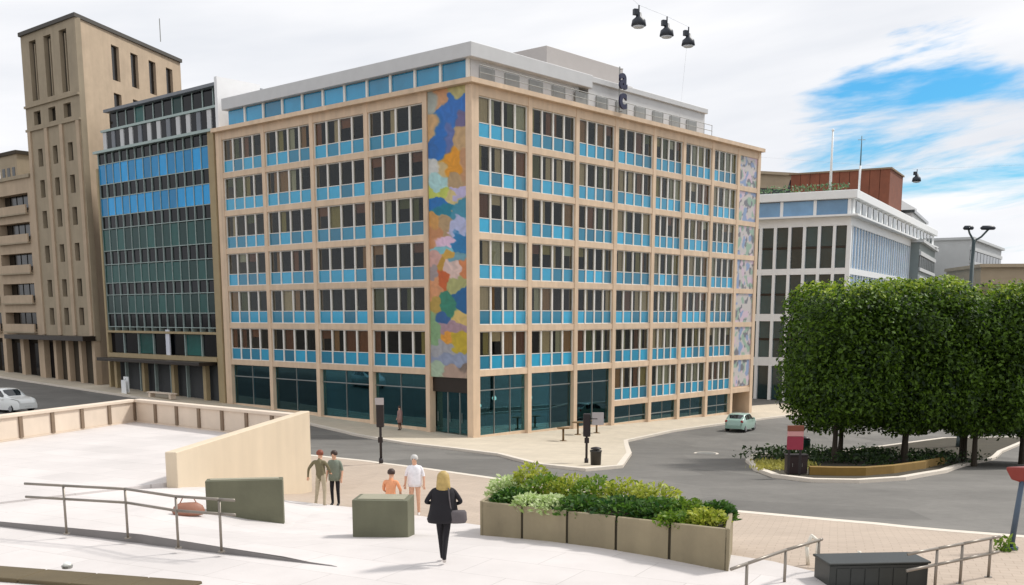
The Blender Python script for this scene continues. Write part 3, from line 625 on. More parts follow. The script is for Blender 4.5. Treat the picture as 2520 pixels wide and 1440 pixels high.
# local: +x along receding right face, +y along left face (towards the hotel)
LWB, RWB = 16.0, 62.0
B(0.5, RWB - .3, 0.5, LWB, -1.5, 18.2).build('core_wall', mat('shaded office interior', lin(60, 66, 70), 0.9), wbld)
zr = [(2.75, 3.7), (7.7, 8.5), (12.75, 13.4), (17.85, 18.75)]
for a, b in zr:
    B(-0.06, 0.5, -0.06, LWB, a, b).build('floor_band', wh, wbld); B(0.502, RWB, -0.06, 0.5, a, b).build('floor_band', wh, wbld)
cwd = 1.6; nlc = 9
for i in range(nlc + 1): B(-0.1 if i else -0.12, 0.4, i * cwd - 0.16, i * cwd + 0.16, -1.2, 17.86).build('column', wh, wbld)
for i in range(nlc):
    for j in range(3):
        zb_, zt_ = zr[j][1], zr[j + 1][0]; zm = (zb_ + zt_) / 2
        for a, b in ((zb_ + .02, zm - .12), (zm + .12, zt_ - .02)):
            B(0.2, 0.24, i * cwd + .18, (i + 1) * cwd - .18, a, b).build('window', teal_g, wbld)
        B(0.14, 0.3, i * cwd + .17, (i + 1) * cwd - .17, zm - .1, zm + .1).build('transom', door_m, wbld)
    B(0.3, 0.34, i * cwd + .18, (i + 1) * cwd - .18, -1.0, 2.7).build('shop_pane', teal_g, wbld)
nrc = 38; rw_ = RWB / nrc
for i in range(nrc + 1): B(i * rw_ - 0.09, i * rw_ + 0.09, -0.04, 0.3, -1.5, 17.86).build('fin', wh, wbld)
for i in range(nrc):
    for j in range(3): B(i * rw_ + .1, (i + 1) * rw_ - .1, 0.1, 0.14, zr[j][1] + .02, zr[j + 1][0] - .02).build('window', sky_g, wbld)
# recessed top storey with its slab
B(-0.9, RWB + .5, -0.9, LWB, 18.76, 18.95).build('terrace_slab', wh, wbld)
for i in range(4): B(-0.3, -0.26, 0.3 + i * 3.6, 3.7 + i * 3.6, 18.97, 20.5).build('top_pane', sky_g, wbld); B(-0.4, -0.2, i * 3.6 - 0.05, i * 3.6 + .28, 18.95, 20.55).build('top_post', wh, wbld)
for i in range(18):
    B(1.2 + i * 3.3, 3.2 + i * 3.3, -0.3, -0.26, 19.2, 20.4).build('top_pane', teal_g, wbld)
B(0.0, RWB, -0.22, LWB, 18.96, 20.56).build('top_wall', wh, wbld)
B(-0.7, RWB + .3, -0.7, LWB, 20.57, 21.45).build('roof_edge', wh, wbld, bevel=0.05)
rust = mat('rust brown roof cladding', lin(118, 66, 44), 0.75, 0.22, 0.9, 0.15, 8)
for i in range(10):
    B(30.0, 40, 1.4 + i * 1.3, 2.64 + i * 1.3, 21.45, 27.2).build('roof_box_panel', rust, wbld)
B(29.8, 40, 1.2, 14.6, 27.2, 27.4).build('roof_box_lid', mat('grey brown lid', lin(130, 110, 88), 0.8), wbld)
MB().add([(30, 14.45, 21.45), (30, 15.95, 21.45), (30, 14.45, 26.6), (38, 14.45, 21.45), (38, 15.95, 21.45), (38, 14.45, 26.6)], [(0, 2, 1), (3, 4, 5), (1, 2, 5, 4), (0, 3, 5, 2)]).build('roof_slope', mat('dark slate', lin(52, 46, 58), 0.7), wbld)
B(42, 58, 2, 10, 21.45, 24.5).build('roof_plant_room', grey_clad, wbld)
mbp = MB()
for q in range(480):
    c = Vector((random.uniform(0, 1), random.uniform(.5, 14), random.uniform(0, .9))); a = Vector((random.gauss(0, 1), random.gauss(0, 1), random.gauss(0, 1))).normalized() * .16; b_ = a.orthogonal().normalized() * .1
    mbp.add([c - a, c + b_, c + a, c - b_], [(0, 1, 2, 3)])
mbp.build('roof_planting', leaf_mat('roof garden leaf', lin(60, 100, 70), lin(110, 140, 90)), wbld, loc=(0.3, 0, 21.45))['kind'] = 'stuff'
pa = at(2043, 466, 117.2); tf = thing('flagpole', 'bare white flagpole standing on the white corner building roof', 'flagpole', (pa.x, pa.y, 21.45))
MB().tube((0, 0, 0), (0, 0, 6.4), 0.16, 8, 0.1).build('mast', wh, tf, True); MB().ball((0, 0, 6.45), .16, 8, 5).build('finial', wh, tf, True); B(-.3, .3, -.3, .3, 0, .1).build('base_plate', steel, tf)
pa = at(2114, 470, 118.0); tf = thing('roof_mast', 'thin grey mast right of the white flagpole on the roof', 'mast', (pa.x, pa.y, 21.45))
MB().tube((0, 0, 0), (0, 0, 2.9), 0.12, 8).build('lower_mast', wh, tf, True); MB().tube((0, 0, 2.9), (0, 0, 6.0), 0.08, 8, .05).build('upper_mast', mat('slate blue metal', lin(86, 116, 128), 0.5), tf, True); MB().tube((-.4, 0, 5.6), (.4, 0, 5.6), 0.03, 6).build('crossbar', steel, tf)

# buildings further down the right hand street
def far_block(name, label, a_px, Y, ang, L, D, ztop, m, rows_, wm, band=None, extra=None):
    p = at(*a_px, Y); t = thing(name, label, 'building', (p.x, p.y, 0), ang)
    B(0, L, 0.25, D, -2, ztop).build('wall', m, t)
    for (zb_, zt_, nw) in rows_:
        wd = L / nw
        for i in range(nw): B(i * wd + .06 * wd, (i + 1) * wd - .06 * wd, 0.16, 0.24, zb_, zt_).build('window', wm, t)
        B(0, L, 0, 0.249, zt_ + .05, zt_ + .6).build('band', band or m, t); B(0, L, 0, 0.2, zb_ - .5, zb_ - .05).build('sill_band', band or m, t)
    B(-.3, L + .3, -.3, D, ztop, ztop + .4).build('roof_edge', band or m, t)
    return t
gm_ = mat('mid grey facade', lin(128, 136, 134), 0.7, 0.1, 0.6); lg = mat('light grey facade', lin(190, 192, 192), 0.7, 0.07, 0.6); tanf = mat('tan facade', lin(168, 152, 128), 0.8, 0.1, 0.6)
dg_w = mat('dark far window', lin(46, 54, 54), 0.15, 0.3, .6, rnd=.3)
t = far_block('grey_block', 'grey banded block just right of the white corner building', (2262, 700), 150, radians(64), 26, 16, 18.4, gm_, [(15.0, 16.6, 9), (11.6, 13.2, 9), (8.4, 9.9, 9), (5, 6.6, 9), (1.5, 3.4, 9)], dg_w, lg)
B(0.5, 22, 1.5, 14, 18.8, 22.5).build('upper_storey', lg, t); B(0.2, 22.4, 1.2, 14, 22.5, 22.9).build('roof_edge', dg_w, t)
for i in range(4): B(4 + i * 4.2, 7 + i * 4.2, 1.44, 1.5, 20.2, 21.8).build('window', dg_w, t)
t = far_block('pale_grey_block', 'pale grey stepped block behind the tall street lamp', (2385, 700), 175, radians(58), 36, 18, 20.5, lg, [(17.2, 18.8, 10), (13.5, 15.2, 10), (10, 11.7, 10), (6, 8, 10)], dg_w)
t = far_block('tan_block', 'tan stone block at the right edge above the trees', (2412, 720), 128, radians(-6), 22, 14, 14.0, tanf, [(10.4, 12.0, 7), (7, 8.7, 7), (3, 5, 7)], mat('olive far window', lin(112, 104, 74), 0.3, .2, .6, rnd=.3))
t = far_block('distant_block', 'small grey-brown block glimpsed between hotel and white building', (1870, 470), 165, radians(20), 6.5, 10, 29.5, tanf, [(25.8, 27.4, 3), (22, 23.6, 3)], dg_w)

# ------------------------------------------------------------------ hanging street lamps on span wires
lamp_m = mat('dark lamp casing', lin(36, 42, 52), 0.45, 0.1, 3); wire_m = mat('thin steel wire', lin(150, 156, 166), 0.5)
def hang_lamp(label, x, y, Y, span_a, span_b, tilt):
    p = at(x, y, Y); t = thing('hanging_lamp', label, 'street lamp', p, tilt, 'lamps hung on wires over the street')
    MB().loft([(0, 0, -.30, .16, .16), (0, 0, -.27, .30, .30), (0, 0, -.05, .26, .26), (0, 0, .06, .12, .12), (0, 0, .22, .10, .10)], 12).build('casing', lamp_m, t, True)
    MB().loft([(0, 0, -.36, .1, .1), (0, 0, -.34, .2, .2), (0, 0, -.29, .25, .25)], 12).build('lens', mat('frosted lens', lin(200, 205, 210), 0.3), t, True)
    MB().tube((0, 0, .2), (0, 0, .5), .03, 6).build('hanger', lamp_m, t)
    MB().box(-.24, -.08, -.08, .08, .12, .34).build('junction_box', lamp_m, t)
    return t
LAMPS = [('first black lamp from the left of the three hanging in the sky', 1572, 46, 44), ('middle black lamp of the three hanging in a row in the sky', 1641, 72, 46.5), ('lowest and rightmost of the three black lamps hanging in a row', 1694, 96, 49), ('single small dark lamp hanging in the sky right of the rust roof', 2256, 436, 72)]
lp = [hang_lamp(l, x, y, Y, None, None, .4) for l, x, y, Y in LAMPS]
v = [Vector(o.location) + Vector((0, 0, .5)) for o in lp]
d_ = (v[2] - v[0]).normalized(); far_end = Vector((*hl(24, -0.3), 23.3))
ww_ = thing('span_wire', 'thin wire carrying the three black lamps across the sky', 'wire', v[0])
MB().path([Vector((0, 0, 0)), v[1] - v[0], v[2] - v[0], far_end - v[0]], .004, 4).tube((0, 0, 0), Vector((-14, -16, 6)), .004, 4).build('cable', wire_m, ww_)
ww_ = thing('span_wire', 'thin wire carrying the single lamp beside the rust roof', 'wire', v[3])
MB().tube((0, 0, 0), Vector((*hl(38, 0), 22.5)) - v[3], .004, 4).tube((0, 0, 0), Vector((20, 6, 1.5)), .004, 4).build('cable', wire_m, ww_)

# tall street lamp behind the trees
p = at(2397, 590, 76); p.z = g(p.x, p.y)
t = thing('street_lamp', 'tall dark street lamp with curved head rising above the trees', 'street lamp', p)
topz = at(2397, 590, 76).z - p.z
pole_m = mat('dark green lamp post', lin(58, 72, 74), 0.5, 0.1, 2)
MB().tube((0, 0, 0), (0, 0, topz), .19, 10, .13).build('pole', pole_m, t, True); MB().tube((0, 0, 0), (0, 0, .9), .26, 10, .22).build('pole_base', pole_m, t, True)
MB().path([(0, 0, topz - .1), (-.35, 0, topz + .45), (-.45, 0, topz + .75)], .07).build('arm', pole_m, t); MB().path([(0, 0, topz - .1), (.5, 0, topz + .2), (1.0, 0, topz + .75)], .07).build('arm', pole_m, t)
for x0_, x1_ in ((-.85, -.05), (.35, 1.5)):
    MB().loft([(0, 0, -.12, (x1_ - x0_) / 2 * .8, .2), (0, 0, 0, (x1_ - x0_) / 2, .26), (0, 0, .16, (x1_ - x0_) / 2 * .7, .18)], 12).build('lamp_head', lamp_m, t, True, loc=((x0_ + x1_) / 2, 0, topz + .8))

# ------------------------------------------------------------------ trees
bark = mat('tree bark', lin(62, 54, 44), 0.9, 0.25, 4, 0.5, 15)
leaf = leaf_mat('tree leaf', lin(20, 46, 16), lin(104, 138, 30), .45)
sunlit_leaf = leaf_mat('sunlit crown leaf', lin(96, 128, 30), lin(170, 188, 60), .45)  # sunlight on the crown tops, put into a lighter leaf colour
def crown_mesh(seed, W, D, Z0, Z1, nleaf):
    rnd = random.Random(seed); mb = MB(); c0 = Vector((0, 0, (Z0 + Z1) / 2))
    clumps = [(rnd.uniform(-1, 1), rnd.uniform(-1, 1), rnd.uniform(-1, 1), rnd.uniform(.5, .95)) for _ in range(120)]
    def inside(x, y, z):
        bulge = 1 + 0.34 * noise.noise(Vector((x * 1.6 + seed, y * 1.6, z * 1.6))) ; taper = 1 if z > -.6 else 1 - (-.6 - z) * .7
        return (abs(x) / taper) ** 3.6 + (abs(y) / taper) ** 3.6 + abs(z) ** 3.8 < bulge
    k = 0
    while k < nleaf:
        cx, cy, cz, cr = rnd.choice(clumps)
        x, y, z = cx + rnd.gauss(0, .2), cy + rnd.gauss(0, .2), cz + rnd.gauss(0, .15)
        if not inside(x, y, z): k += .3; continue
        p = Vector((x * W / 2, y * D / 2, c0.z + z * (Z1 - Z0) / 2))
        nrm = (Vector((x * rnd.uniform(.2, 1), y * rnd.uniform(.2, 1), z * .6 + .5)) + Vector((rnd.gauss(0, .55), rnd.gauss(0, .55), rnd.gauss(0, .55)))).normalized()
        a = nrm.orthogonal().normalized(); a.rotate(Matrix.Rotation(rnd.uniform(0, 6.28), 3, nrm)); b = nrm.cross(a); L = rnd.uniform(.05, .14)
        mb.add([p - a * L, p + b * L * .6 + nrm * .02, p + a * L * 1.1, p - b * L * .55 + nrm * .02], [(0, 1, 2, 3)]); k += 1
    me = mb.mesh('crown', leaf); me.materials.append(sunlit_leaf); zt = Z1 - 1.1
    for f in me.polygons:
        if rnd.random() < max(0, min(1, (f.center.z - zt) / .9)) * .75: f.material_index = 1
    return me
def trunk_mesh(seed, h):
    rnd = random.Random(seed); mb = MB(); pts = [(0, 0, -.1), (.03, .02, 1.1), (-.03, .04, 2.2), (.02, 0, 3.4), (0, 0, h * .75)]
    rs = [.17, .13, .115, .09, .03]
    for i in range(4): mb.tube(pts[i], pts[i + 1], rs[i], 8, rs[i + 1])
    for i in range(9):
        z = rnd.uniform(2.0, h * .65); a = rnd.uniform(0, 6.28); L = rnd.uniform(1.0, 1.8)
        mb.tube((0, 0, z), (cos(a) * L, sin(a) * L, z + L * rnd.uniform(.3, .9)), .05, 6, .012)
    return mb.mesh('trunk', bark)
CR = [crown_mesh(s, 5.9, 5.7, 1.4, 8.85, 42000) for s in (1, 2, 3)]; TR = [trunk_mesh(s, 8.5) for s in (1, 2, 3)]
TREES = [((15.5, 52.5), 'box-clipped tree at the left end of the front row'), ((19.3, 53), 'second box-clipped tree in the front row behind the ochre wall'), ((23.1, 53.6), 'third box-clipped tree in the front row, above the dark shade'), ((26.9, 55.5), 'box-clipped tree at the right edge of the front row'),
         ((17.4, 57.6), 'box-clipped tree in the second row behind the leftmost tree'), ((21.2, 58.4), 'second-row clipped tree behind the middle of the front row'), ((25.0, 59.2), 'second-row clipped tree near the right end of the grove'), ((28.9, 60.5), 'second-row clipped tree at the right picture edge'),
         ((31.8, 66), 'back-row clipped tree farthest to the right'), ((27.6, 65.6), 'back-row clipped tree under the tall street lamp')]
for i, ((x, y), lb) in enumerate(TREES):
    t = thing('clipped_tree', lb, 'tree', (x + .75, y, g(x, y) + .1), random.choice((0, pi / 2, pi, -pi / 2)), 'box-clipped trees on the street island')
    s = random.uniform(.97, 1.06); t.scale = (1, 1, s)
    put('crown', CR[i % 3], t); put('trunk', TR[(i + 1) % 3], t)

# tree island
ik = [gp(x, y) for x, y in ((1850, 1143), (1862, 1158), (1910, 1176), (2000, 1187), (2110, 1189), (2220, 1182), (2320, 1164), (2400, 1140), (2460, 1115), (2530, 1085), (2620, 1050))]
ipoly = [(p.x, p.y) for p in ik] + [(44, 86), (34, 82), (22, 70), (14.5, 62), (12.3, 54)]
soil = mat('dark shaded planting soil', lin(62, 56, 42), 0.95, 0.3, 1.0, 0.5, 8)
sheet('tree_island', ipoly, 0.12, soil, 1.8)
strip('island_kerb', [(p.x, p.y) for p in ik] + [(44, 86)], 0.32, 0.15, 0.4, kerb_mat)
strip('island_kerb', [(44, 86), (34, 82), (22, 70), (14.5, 62), (12.3, 54), (ik[0].x, ik[0].y)], 0.32, 0.15, 0.4, kerb_mat)
ochre = mat('ochre stucco', lin(134, 106, 50), 0.85, 0.2, 1.2, 0.3, 12, stain=.15)
lw = [gp(x, y) for x, y in ((1992, 1176), (2060, 1178), (2130, 1178), (2200, 1172), (2275, 1160), (2330, 1146))]
t = thing('low_wall', 'low ochre wall along the front of the tree island', 'wall', (0, 0, 0))
vs = []; inner = [p + Vector((0.05, .35, 0)) for p in lw]
for p, q in zip(lw, inner): 
    zb = g(p.x, p.y); vs += [(p.x, p.y, zb), (p.x, p.y, zb + .45), (q.x, q.y, zb + .45), (q.x, q.y, zb)]
nn = len(lw); MB().add(vs, [(i * 4 + k, i * 4 + 4 + k, i * 4 + 5 + k, i * 4 + 1 + k) for i in range(nn - 1) for k in range(3)] + [(3, 2, 1, 0), (nn * 4 - 4, nn * 4 - 3, nn * 4 - 2, nn * 4 - 1)]).build('wall_body', ochre, t)
def leaf_scatter(name, m, spots, par=None, n=60, size=.08, h=.3, rad=.35, seed=1, upright=.5):
    rnd = random.Random(seed); mb = MB()
    for (x, y, z) in spots:
        for _ in range(n):
            p = Vector((x + rnd.gauss(0, rad), y + rnd.gauss(0, rad), z + rnd.random() ** 1.3 * h)); u = Vector((rnd.gauss(0, 1), rnd.gauss(0, 1), rnd.gauss(0, .6) + upright)).normalized(); b = u.cross(Vector((rnd.gauss(0, 1), rnd.gauss(0, 1), .3))).normalized(); L = size * rnd.uniform(.6, 1.4)
            mb.add([p - u * L, p + b * L * .4, p + u * L, p - b * L * .4], [(0, 1, 2, 3)])
    return mb.build(name, m, par)
# underplanting, no single plants to tell apart
sp = []
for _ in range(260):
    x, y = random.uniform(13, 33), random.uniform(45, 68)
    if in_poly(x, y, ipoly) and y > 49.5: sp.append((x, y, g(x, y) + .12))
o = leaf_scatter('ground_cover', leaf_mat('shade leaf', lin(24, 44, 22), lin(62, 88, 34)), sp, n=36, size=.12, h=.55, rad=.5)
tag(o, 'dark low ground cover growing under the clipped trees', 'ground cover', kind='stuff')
sp = [(p.x + random.uniform(-.3, .3), p.y + random.uniform(-.2, .9), g(p.x, p.y) + .12) for p in [gp(random.uniform(1875, 1975), random.uniform(1146, 1168)) for _ in range(26)]]
o = leaf_scatter('island_grass', leaf_mat('dry grass leaf', lin(150, 146, 60), lin(190, 184, 96)), sp, n=50, size=.1, h=.16, rad=.3, upright=1.5)
tag(o, 'yellowish grass on the tip of the tree island', 'grass', kind='stuff')

# ------------------------------------------------------------------ plaza furniture
PA, PB = gp(1183, 1321, .12), gp(1790, 1411, .12)
L_ = (PB.xy - PA.xy).length; prz = math.atan2(PB.y - PA.y, PB.x - PA.x)
zA, zB = PA.z, PB.z
plm = mat('tan weathered planter panel', lin(146, 134, 108), 0.8, 0.2, 1.2, 0.3, 12, rnd=.08, stain=.25)
pld = mat('dark planter joint', lin(96, 82, 60), 0.9, .1)
t = thing('planter_box', 'long tan panelled planter full of green shrubs on the plaza', 'planter', (PA.x, PA.y, 0), prz)
PDp = 2.0; np_ = 5
SK = -0.62  # the short ends run square to the plaza, not to the long side
def pz(u): return zA + (zB - zA) * u / L_
PHT = 0.80
def sk(u, v): return (u + SK * v, v)
for i in range(np_):
    a, b = L_ * i / np_, L_ * (i + 1) / np_; zz4 = lambda d: [pz(a) + d, pz(b) + d, pz(b) + d, pz(a) + d]
    MB().prism([sk(a + .03, 0), sk(b - .03, 0), sk(b - .03, .1), sk(a + .03, .1)], zz4(-.1), zz4(PHT)).build('panel', plm, t, bevel=.012)
    MB().prism([sk(a + .03, PDp - .1), sk(b - .03, PDp - .1), sk(b - .03, PDp), sk(a + .03, PDp)], zz4(-.5), zz4(PHT)).build('panel', plm, t, bevel=.012)
MB().prism([sk(-.02, 0), sk(.08, 0), sk(.08, PDp), sk(-.02, PDp)], zA - .5, zA + PHT + .015).build('end_panel', plm, t, bevel=.012); MB().prism([sk(L_ - .08, 0), sk(L_ + .02, 0), sk(L_ + .02, PDp), sk(L_ - .08, PDp)], zB - .6, zB + PHT + .015).build('end_panel', plm, t, bevel=.012)
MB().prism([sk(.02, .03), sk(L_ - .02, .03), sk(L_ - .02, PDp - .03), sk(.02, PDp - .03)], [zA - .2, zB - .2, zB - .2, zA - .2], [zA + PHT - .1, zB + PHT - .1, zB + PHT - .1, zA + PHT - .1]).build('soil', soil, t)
def ploc(u, v, h=0):
    u += SK * v * .9
    return Vector((PA.x + cos(prz) * u - sin(prz) * v, PA.y + sin(prz) * u + cos(prz) * v, pz(u) + PHT - .1 + h))
lf_y = leaf_mat('yellow green leaf', lin(120, 140, 30), lin(196, 200, 84)); lf_d = leaf_mat('deep green leaf', lin(32, 72, 30), lin(92, 130, 44)); lf_p = leaf_mat('pale variegated leaf', lin(150, 178, 90), lin(226, 236, 190)); lf_m = leaf_mat('mid green leaf', lin(70, 108, 28), lin(132, 158, 50))
def shrub(label, u, v, w_, h_, m, seed, n=420, size=.09, up=.6):
    p = ploc(u, v); t = thing('planter_shrub', label, 'shrub', p, 0, 'shrubs in the tan planter'); rnd = random.Random(seed); mb = MB(); st = MB()
    for q in range(9):
        a = rnd.uniform(0, 6.28); st.tube((0, 0, -.05), (cos(a) * w_ * .3, sin(a) * w_ * .3, h_ * rnd.uniform(.5, .85)), .012, 5, .004)
    for _ in range(n):
        a = rnd.uniform(0, 6.28); rr = sqrt(rnd.random()); z = rnd.random() ** .7; r_ = w_ * .5 * rr * (1 - .35 * z * z)
        c = Vector((cos(a) * r_, sin(a) * r_, z * h_ * (1 - .25 * rr * rr) * rnd.uniform(.85, 1.1))); d = (Vector((cos(a) * rr, sin(a) * rr, up)) + Vector((rnd.gauss(0, .4), rnd.gauss(0, .4), rnd.gauss(0, .4)))).normalized()
        s_ = d.cross(Vector((rnd.gauss(0, 1), rnd.gauss(0, 1), rnd.gauss(0, 1)))).normalized(); L = size * rnd.uniform(.6, 1.4); bend = Vector((0, 0, -.3 * L))
        mb.add([c - d * L, c + s_ * L * .42, c + d * L + bend, c - s_ * L * .42], [(0, 1, 2, 3)])
    mb.build('foliage', m, t); st.build('stem', bark, t); return t
SH = [('pale bushy shrub at the left end of the planter', .35, 1.2, 1.0, .75, lf_p), ('dark green shrub near the left end of the planter', 1.0, .6, 1.1, .5, lf_d), ('tall yellow-green shrub, highest plant at the planter left', 1.15, 1.55, 1.1, 1.15, lf_y), ('mid green shrub behind the white-leaved plants', 1.9, 1.3, 1.3, .85, lf_m), ('white-leaved plant at the planter front, left of the middle', 1.75, .35, .9, .45, lf_p), ('second white-leaved plant hanging over the planter front', 2.55, .3, .9, .5, lf_p),
      ('yellow-green shrub at the back, left of the planter middle', 2.7, 1.5, 1.3, .85, lf_y), ('deep green shrub at the middle of the planter front', 3.5, .5, 1.2, .5, lf_d), ('mid green shrub at the middle back of the planter', 3.6, 1.4, 1.3, .9, lf_m), ('yellow-green shrub at the back, right of the planter middle', 4.6, 1.5, 1.3, .85, lf_y), ('dark bushy shrub at the front, right of the planter middle', 4.8, .6, 1.3, .55, lf_d), ('golden shrub at the right back of the planter', 5.6, 1.5, 1.3, .8, lf_y), ('bluish dark shrub at the right front of the planter', 5.9, .7, 1.2, .6, lf_d), ('mid green shrub sloping down near the planter right end', 6.6, 1.1, 1.2, .55, lf_m), ('low leafy plant spilling over the right front edge', 6.5, .35, .9, .35, lf_m), ('pale yellow plant at the right end of the planter', 7.3, .6, .9, .45, lf_y), ('dark plant at the right end of the planter', 7.5, 1.3, .8, .5, lf_d)]
for i, (lb, u, v_, w_, h_, m_) in enumerate(SH): shrub(lb, u * L_ / 8.0, v_, w_ * 1.08, h_ * .74, m_, i, n=560, size=.065 if m_ is not lf_d else .075)

block_m = mat('grey green stone block', lin(104, 104, 84), 0.75, 0.18, 1.5, 0.25, 14, stain=.12)
def stone_block(label, x0, x1, yb, h, dep, ang):
    a = gp(x0, yb, .12); b = gp(x1, yb, .12); L = (b - a).length
    t = thing('stone_block', label, 'stone block', (a.x, a.y, a.z - .12), ang); B(0, L, 0, dep, -.3, h + .12).build('block_body', block_m, t, bevel=.03, seg=2)
    B(.1, L - .1, .1, dep - .1, h + .12, h + .135).build('top_inset', mat('block top', lin(150, 146, 126), .8, .15, 2), t); return t
stone_block('grey-green stone block in front of the large beige wall', 508, 640, 1264, .80, .45, .16)
stone_block('larger grey-green stone block beside the woman in black', 868, 1006, 1326, .86, .85, -.08)
rail_m = mat('brushed handrail steel', lin(140, 132, 122), 0.4, 0.1, 4, metal=.5)
def handrail(label, base, hgt, two=True, ext=(.6, .3), r=.028):
    p0 = base[0]; t = thing('handrail', label, 'handrail', p0); rel = [b - p0 for b in base]
    for q in rel: MB().tube(q, q + Vector((0, 0, hgt - .03)), r * .95, 8).build('post', rail_m, t, True); MB().tube(q, q + Vector((0, 0, .02)), .07, 8).build('base_plate', rail_m, t)
    for hh in ((hgt, hgt - .28) if two else (hgt,)):
        pts = [q + Vector((0, 0, hh)) for q in rel]; e0 = pts[0] + (pts[0] - pts[1]).normalized() * ext[0]; e1 = pts[-1] + (pts[-1] - pts[-2]).normalized() * ext[1]
        MB().path([e0] + pts + [e1], r, 8).build('rail_bar', rail_m, t, True)
    return t
hb = [gp(x, y, .12) for x, y in ((165, 1328), (316, 1342), (440, 1366), (546, 1374))]
for b, hh in zip(hb, (.16, .2, .19, .17)): b.z += hh * .62 + .02
handrail('two-bar handrail along the ramp at lower left', hb, 1.02, ext=(1.0, .35))
# bag left on the floor
bg_ = gp(425, 1292, .12); t = thing('floor_bag', 'reddish-brown bag lying on the plaza behind the handrail', 'bag', bg_ + Vector((0, 1.2, .0)), .3)
lea = mat('reddish brown leather', lin(150, 104, 84), .6, .15, 5)
MB().loft([(0, 0, 0, .34, .16), (0, 0, .1, .38, .19), (0, 0, .22, .33, .14), (0, 0, .3, .2, .05)], 14).build('bag_body', lea, t, True); MB().path([(-.22, 0, .22), (-.12, .02, .42), (.12, .02, .42), (.22, 0, .22)], .014, 6).build('strap', lea, t)
# dark coping at the bottom left
dk = mat('dark olive stone coping', lin(92, 80, 56), .8, .2, 1.5, .2, 12)
c0, c1 = gp(-120, 1398, .12), gp(500, 1441, .12); dv = (c1 - c0).normalized(); t = thing('low_coping', 'dark olive stone coping along the bottom left corner', 'wall', (c0.x, c0.y, 3.7), math.atan2(dv.y, dv.x))
Lc = (c1 - c0).length
for i in range(5): B(i * Lc / 5 + .01, (i + 1) * Lc / 5 - .01, -.75, 0, .0, .2).build('coping_stone', dk, t, bevel=.015)
sl = at(168, 1432, 18.4); t = thing('ground_light', 'small round white light set on the dark coping', 'light', (sl.x, sl.y, 3.9))
MB().loft([(0, 0, 0, .09, .09), (0, 0, .05, .1, .1)], 12).build('ring', steel, t); MB().loft([(0, 0, .05, .08, .08), (0, 0, .09, .065, .065), (0, 0, .11, .03, .03)], 12).build('lens', mat('white lens', lin(235, 235, 228), .3), t, True)

# stair head with rails at the bottom right
def zg(p): return Vector((p[0], p[1], g(p[0], p[1]) + .11))
r1 = [gp(1835, 1478, .1), gp(1930, 1440, .1), gp(2012, 1412, .1)]
handrail('single-bar handrail rising left of the black cabinet', r1, .62, False, (.5, .1))
r2 = [gp(2300, 1452, .1), gp(2362, 1438, .1), gp(2432, 1422, .1)]
handrail('short two-bar handrail right of the black cabinet', r2, .72, True, (.8, .25))
bc = gp(2040, 1452, .1); bd_ = gp(2282, 1446, .1); bw = (bd_ - bc).length
t = thing('metal_cabinet', 'black low metal cabinet at the bottom edge between handrails', 'cabinet', (bc.x, bc.y, g(bc.x, bc.y) + .1), math.atan2(bd_.y - bc.y, bd_.x - bc.x))
blk = mat('black painted metal', lin(38, 42, 40), .45, .2, 2)
B(0, bw, 0, .7, 0, .42).build('body', blk, t, bevel=.015); B(-.03, bw + .03, -.03, .73, .42, .46).build('lid', blk, t, bevel=.01)
for i in range(6): B(.12 + i * (bw - .24) / 6, .12 + (i + .9) * (bw - .24) / 6, -.012, -.001, .06, .36).build('louvre', blk, t)
wp = gp(2052, 1400, .1); t = thing('hoop_barrier', 'white tubular hoop barrier behind the black cabinet', 'barrier', wp, -.1)
wt = mat('white enamel tube', lin(228, 222, 208), .4, .06, 3)
MB().path([(-.42, .25, 0), (-.46, .25, .35), (-.38, .25, .56), (-.25, .25, .45), (-.3, .1, .25), (-.15, 0, .1)], .035, 8).build('hoop', wt, t, True); MB().path([(-.15, 0, .1), (.42, 0, .1), (.46, 0, .3)], .03, 8).build('lower_bar', wt, t, True); MB().tube((.44, 0, 0), (.44, 0, .34), .035, 8).build('post', wt, t, True); MB().tube((-.15, 0, 0), (-.15, 0, .12), .03, 8).build('post', wt, t, True)
# red box on a post at the right edge
rp_ = gp(2487, 1352, .1); t = thing('red_sign_post', 'red-brown box sign on a slate blue post at right edge', 'sign', rp_)
red = mat('dull red enamel', lin(132, 50, 44), .5, .15, 3); slate = mat('slate blue post', lin(70, 86, 104), .5, .1, 3)
MB().tube((0, 0, 0), (.12, 0, 1.4), .06, 10, .05).build('post', slate, t, True); MB().tube((0, 0, 0), (0, 0, .06), .14, 10).build('base', slate, t)
MB().loft([(.2, 0, 1.36, .1, .06), (.2, 0, 1.42, .3, .1), (.2, 0, 1.62, .42, .12), (.2, 0, 1.68, .42, .12)], 4).build('sign_box', red, t, bevel=.01)
pb = gp(2468, 1356, .1); t = thing('weed_tuft', 'green weed tuft at the foot of the slate blue post', 'plant', pb); leaf_scatter('leaves', lf_m, [(0, 0, 0)], t, 90, .06, .3, .09, 5, 1.2)

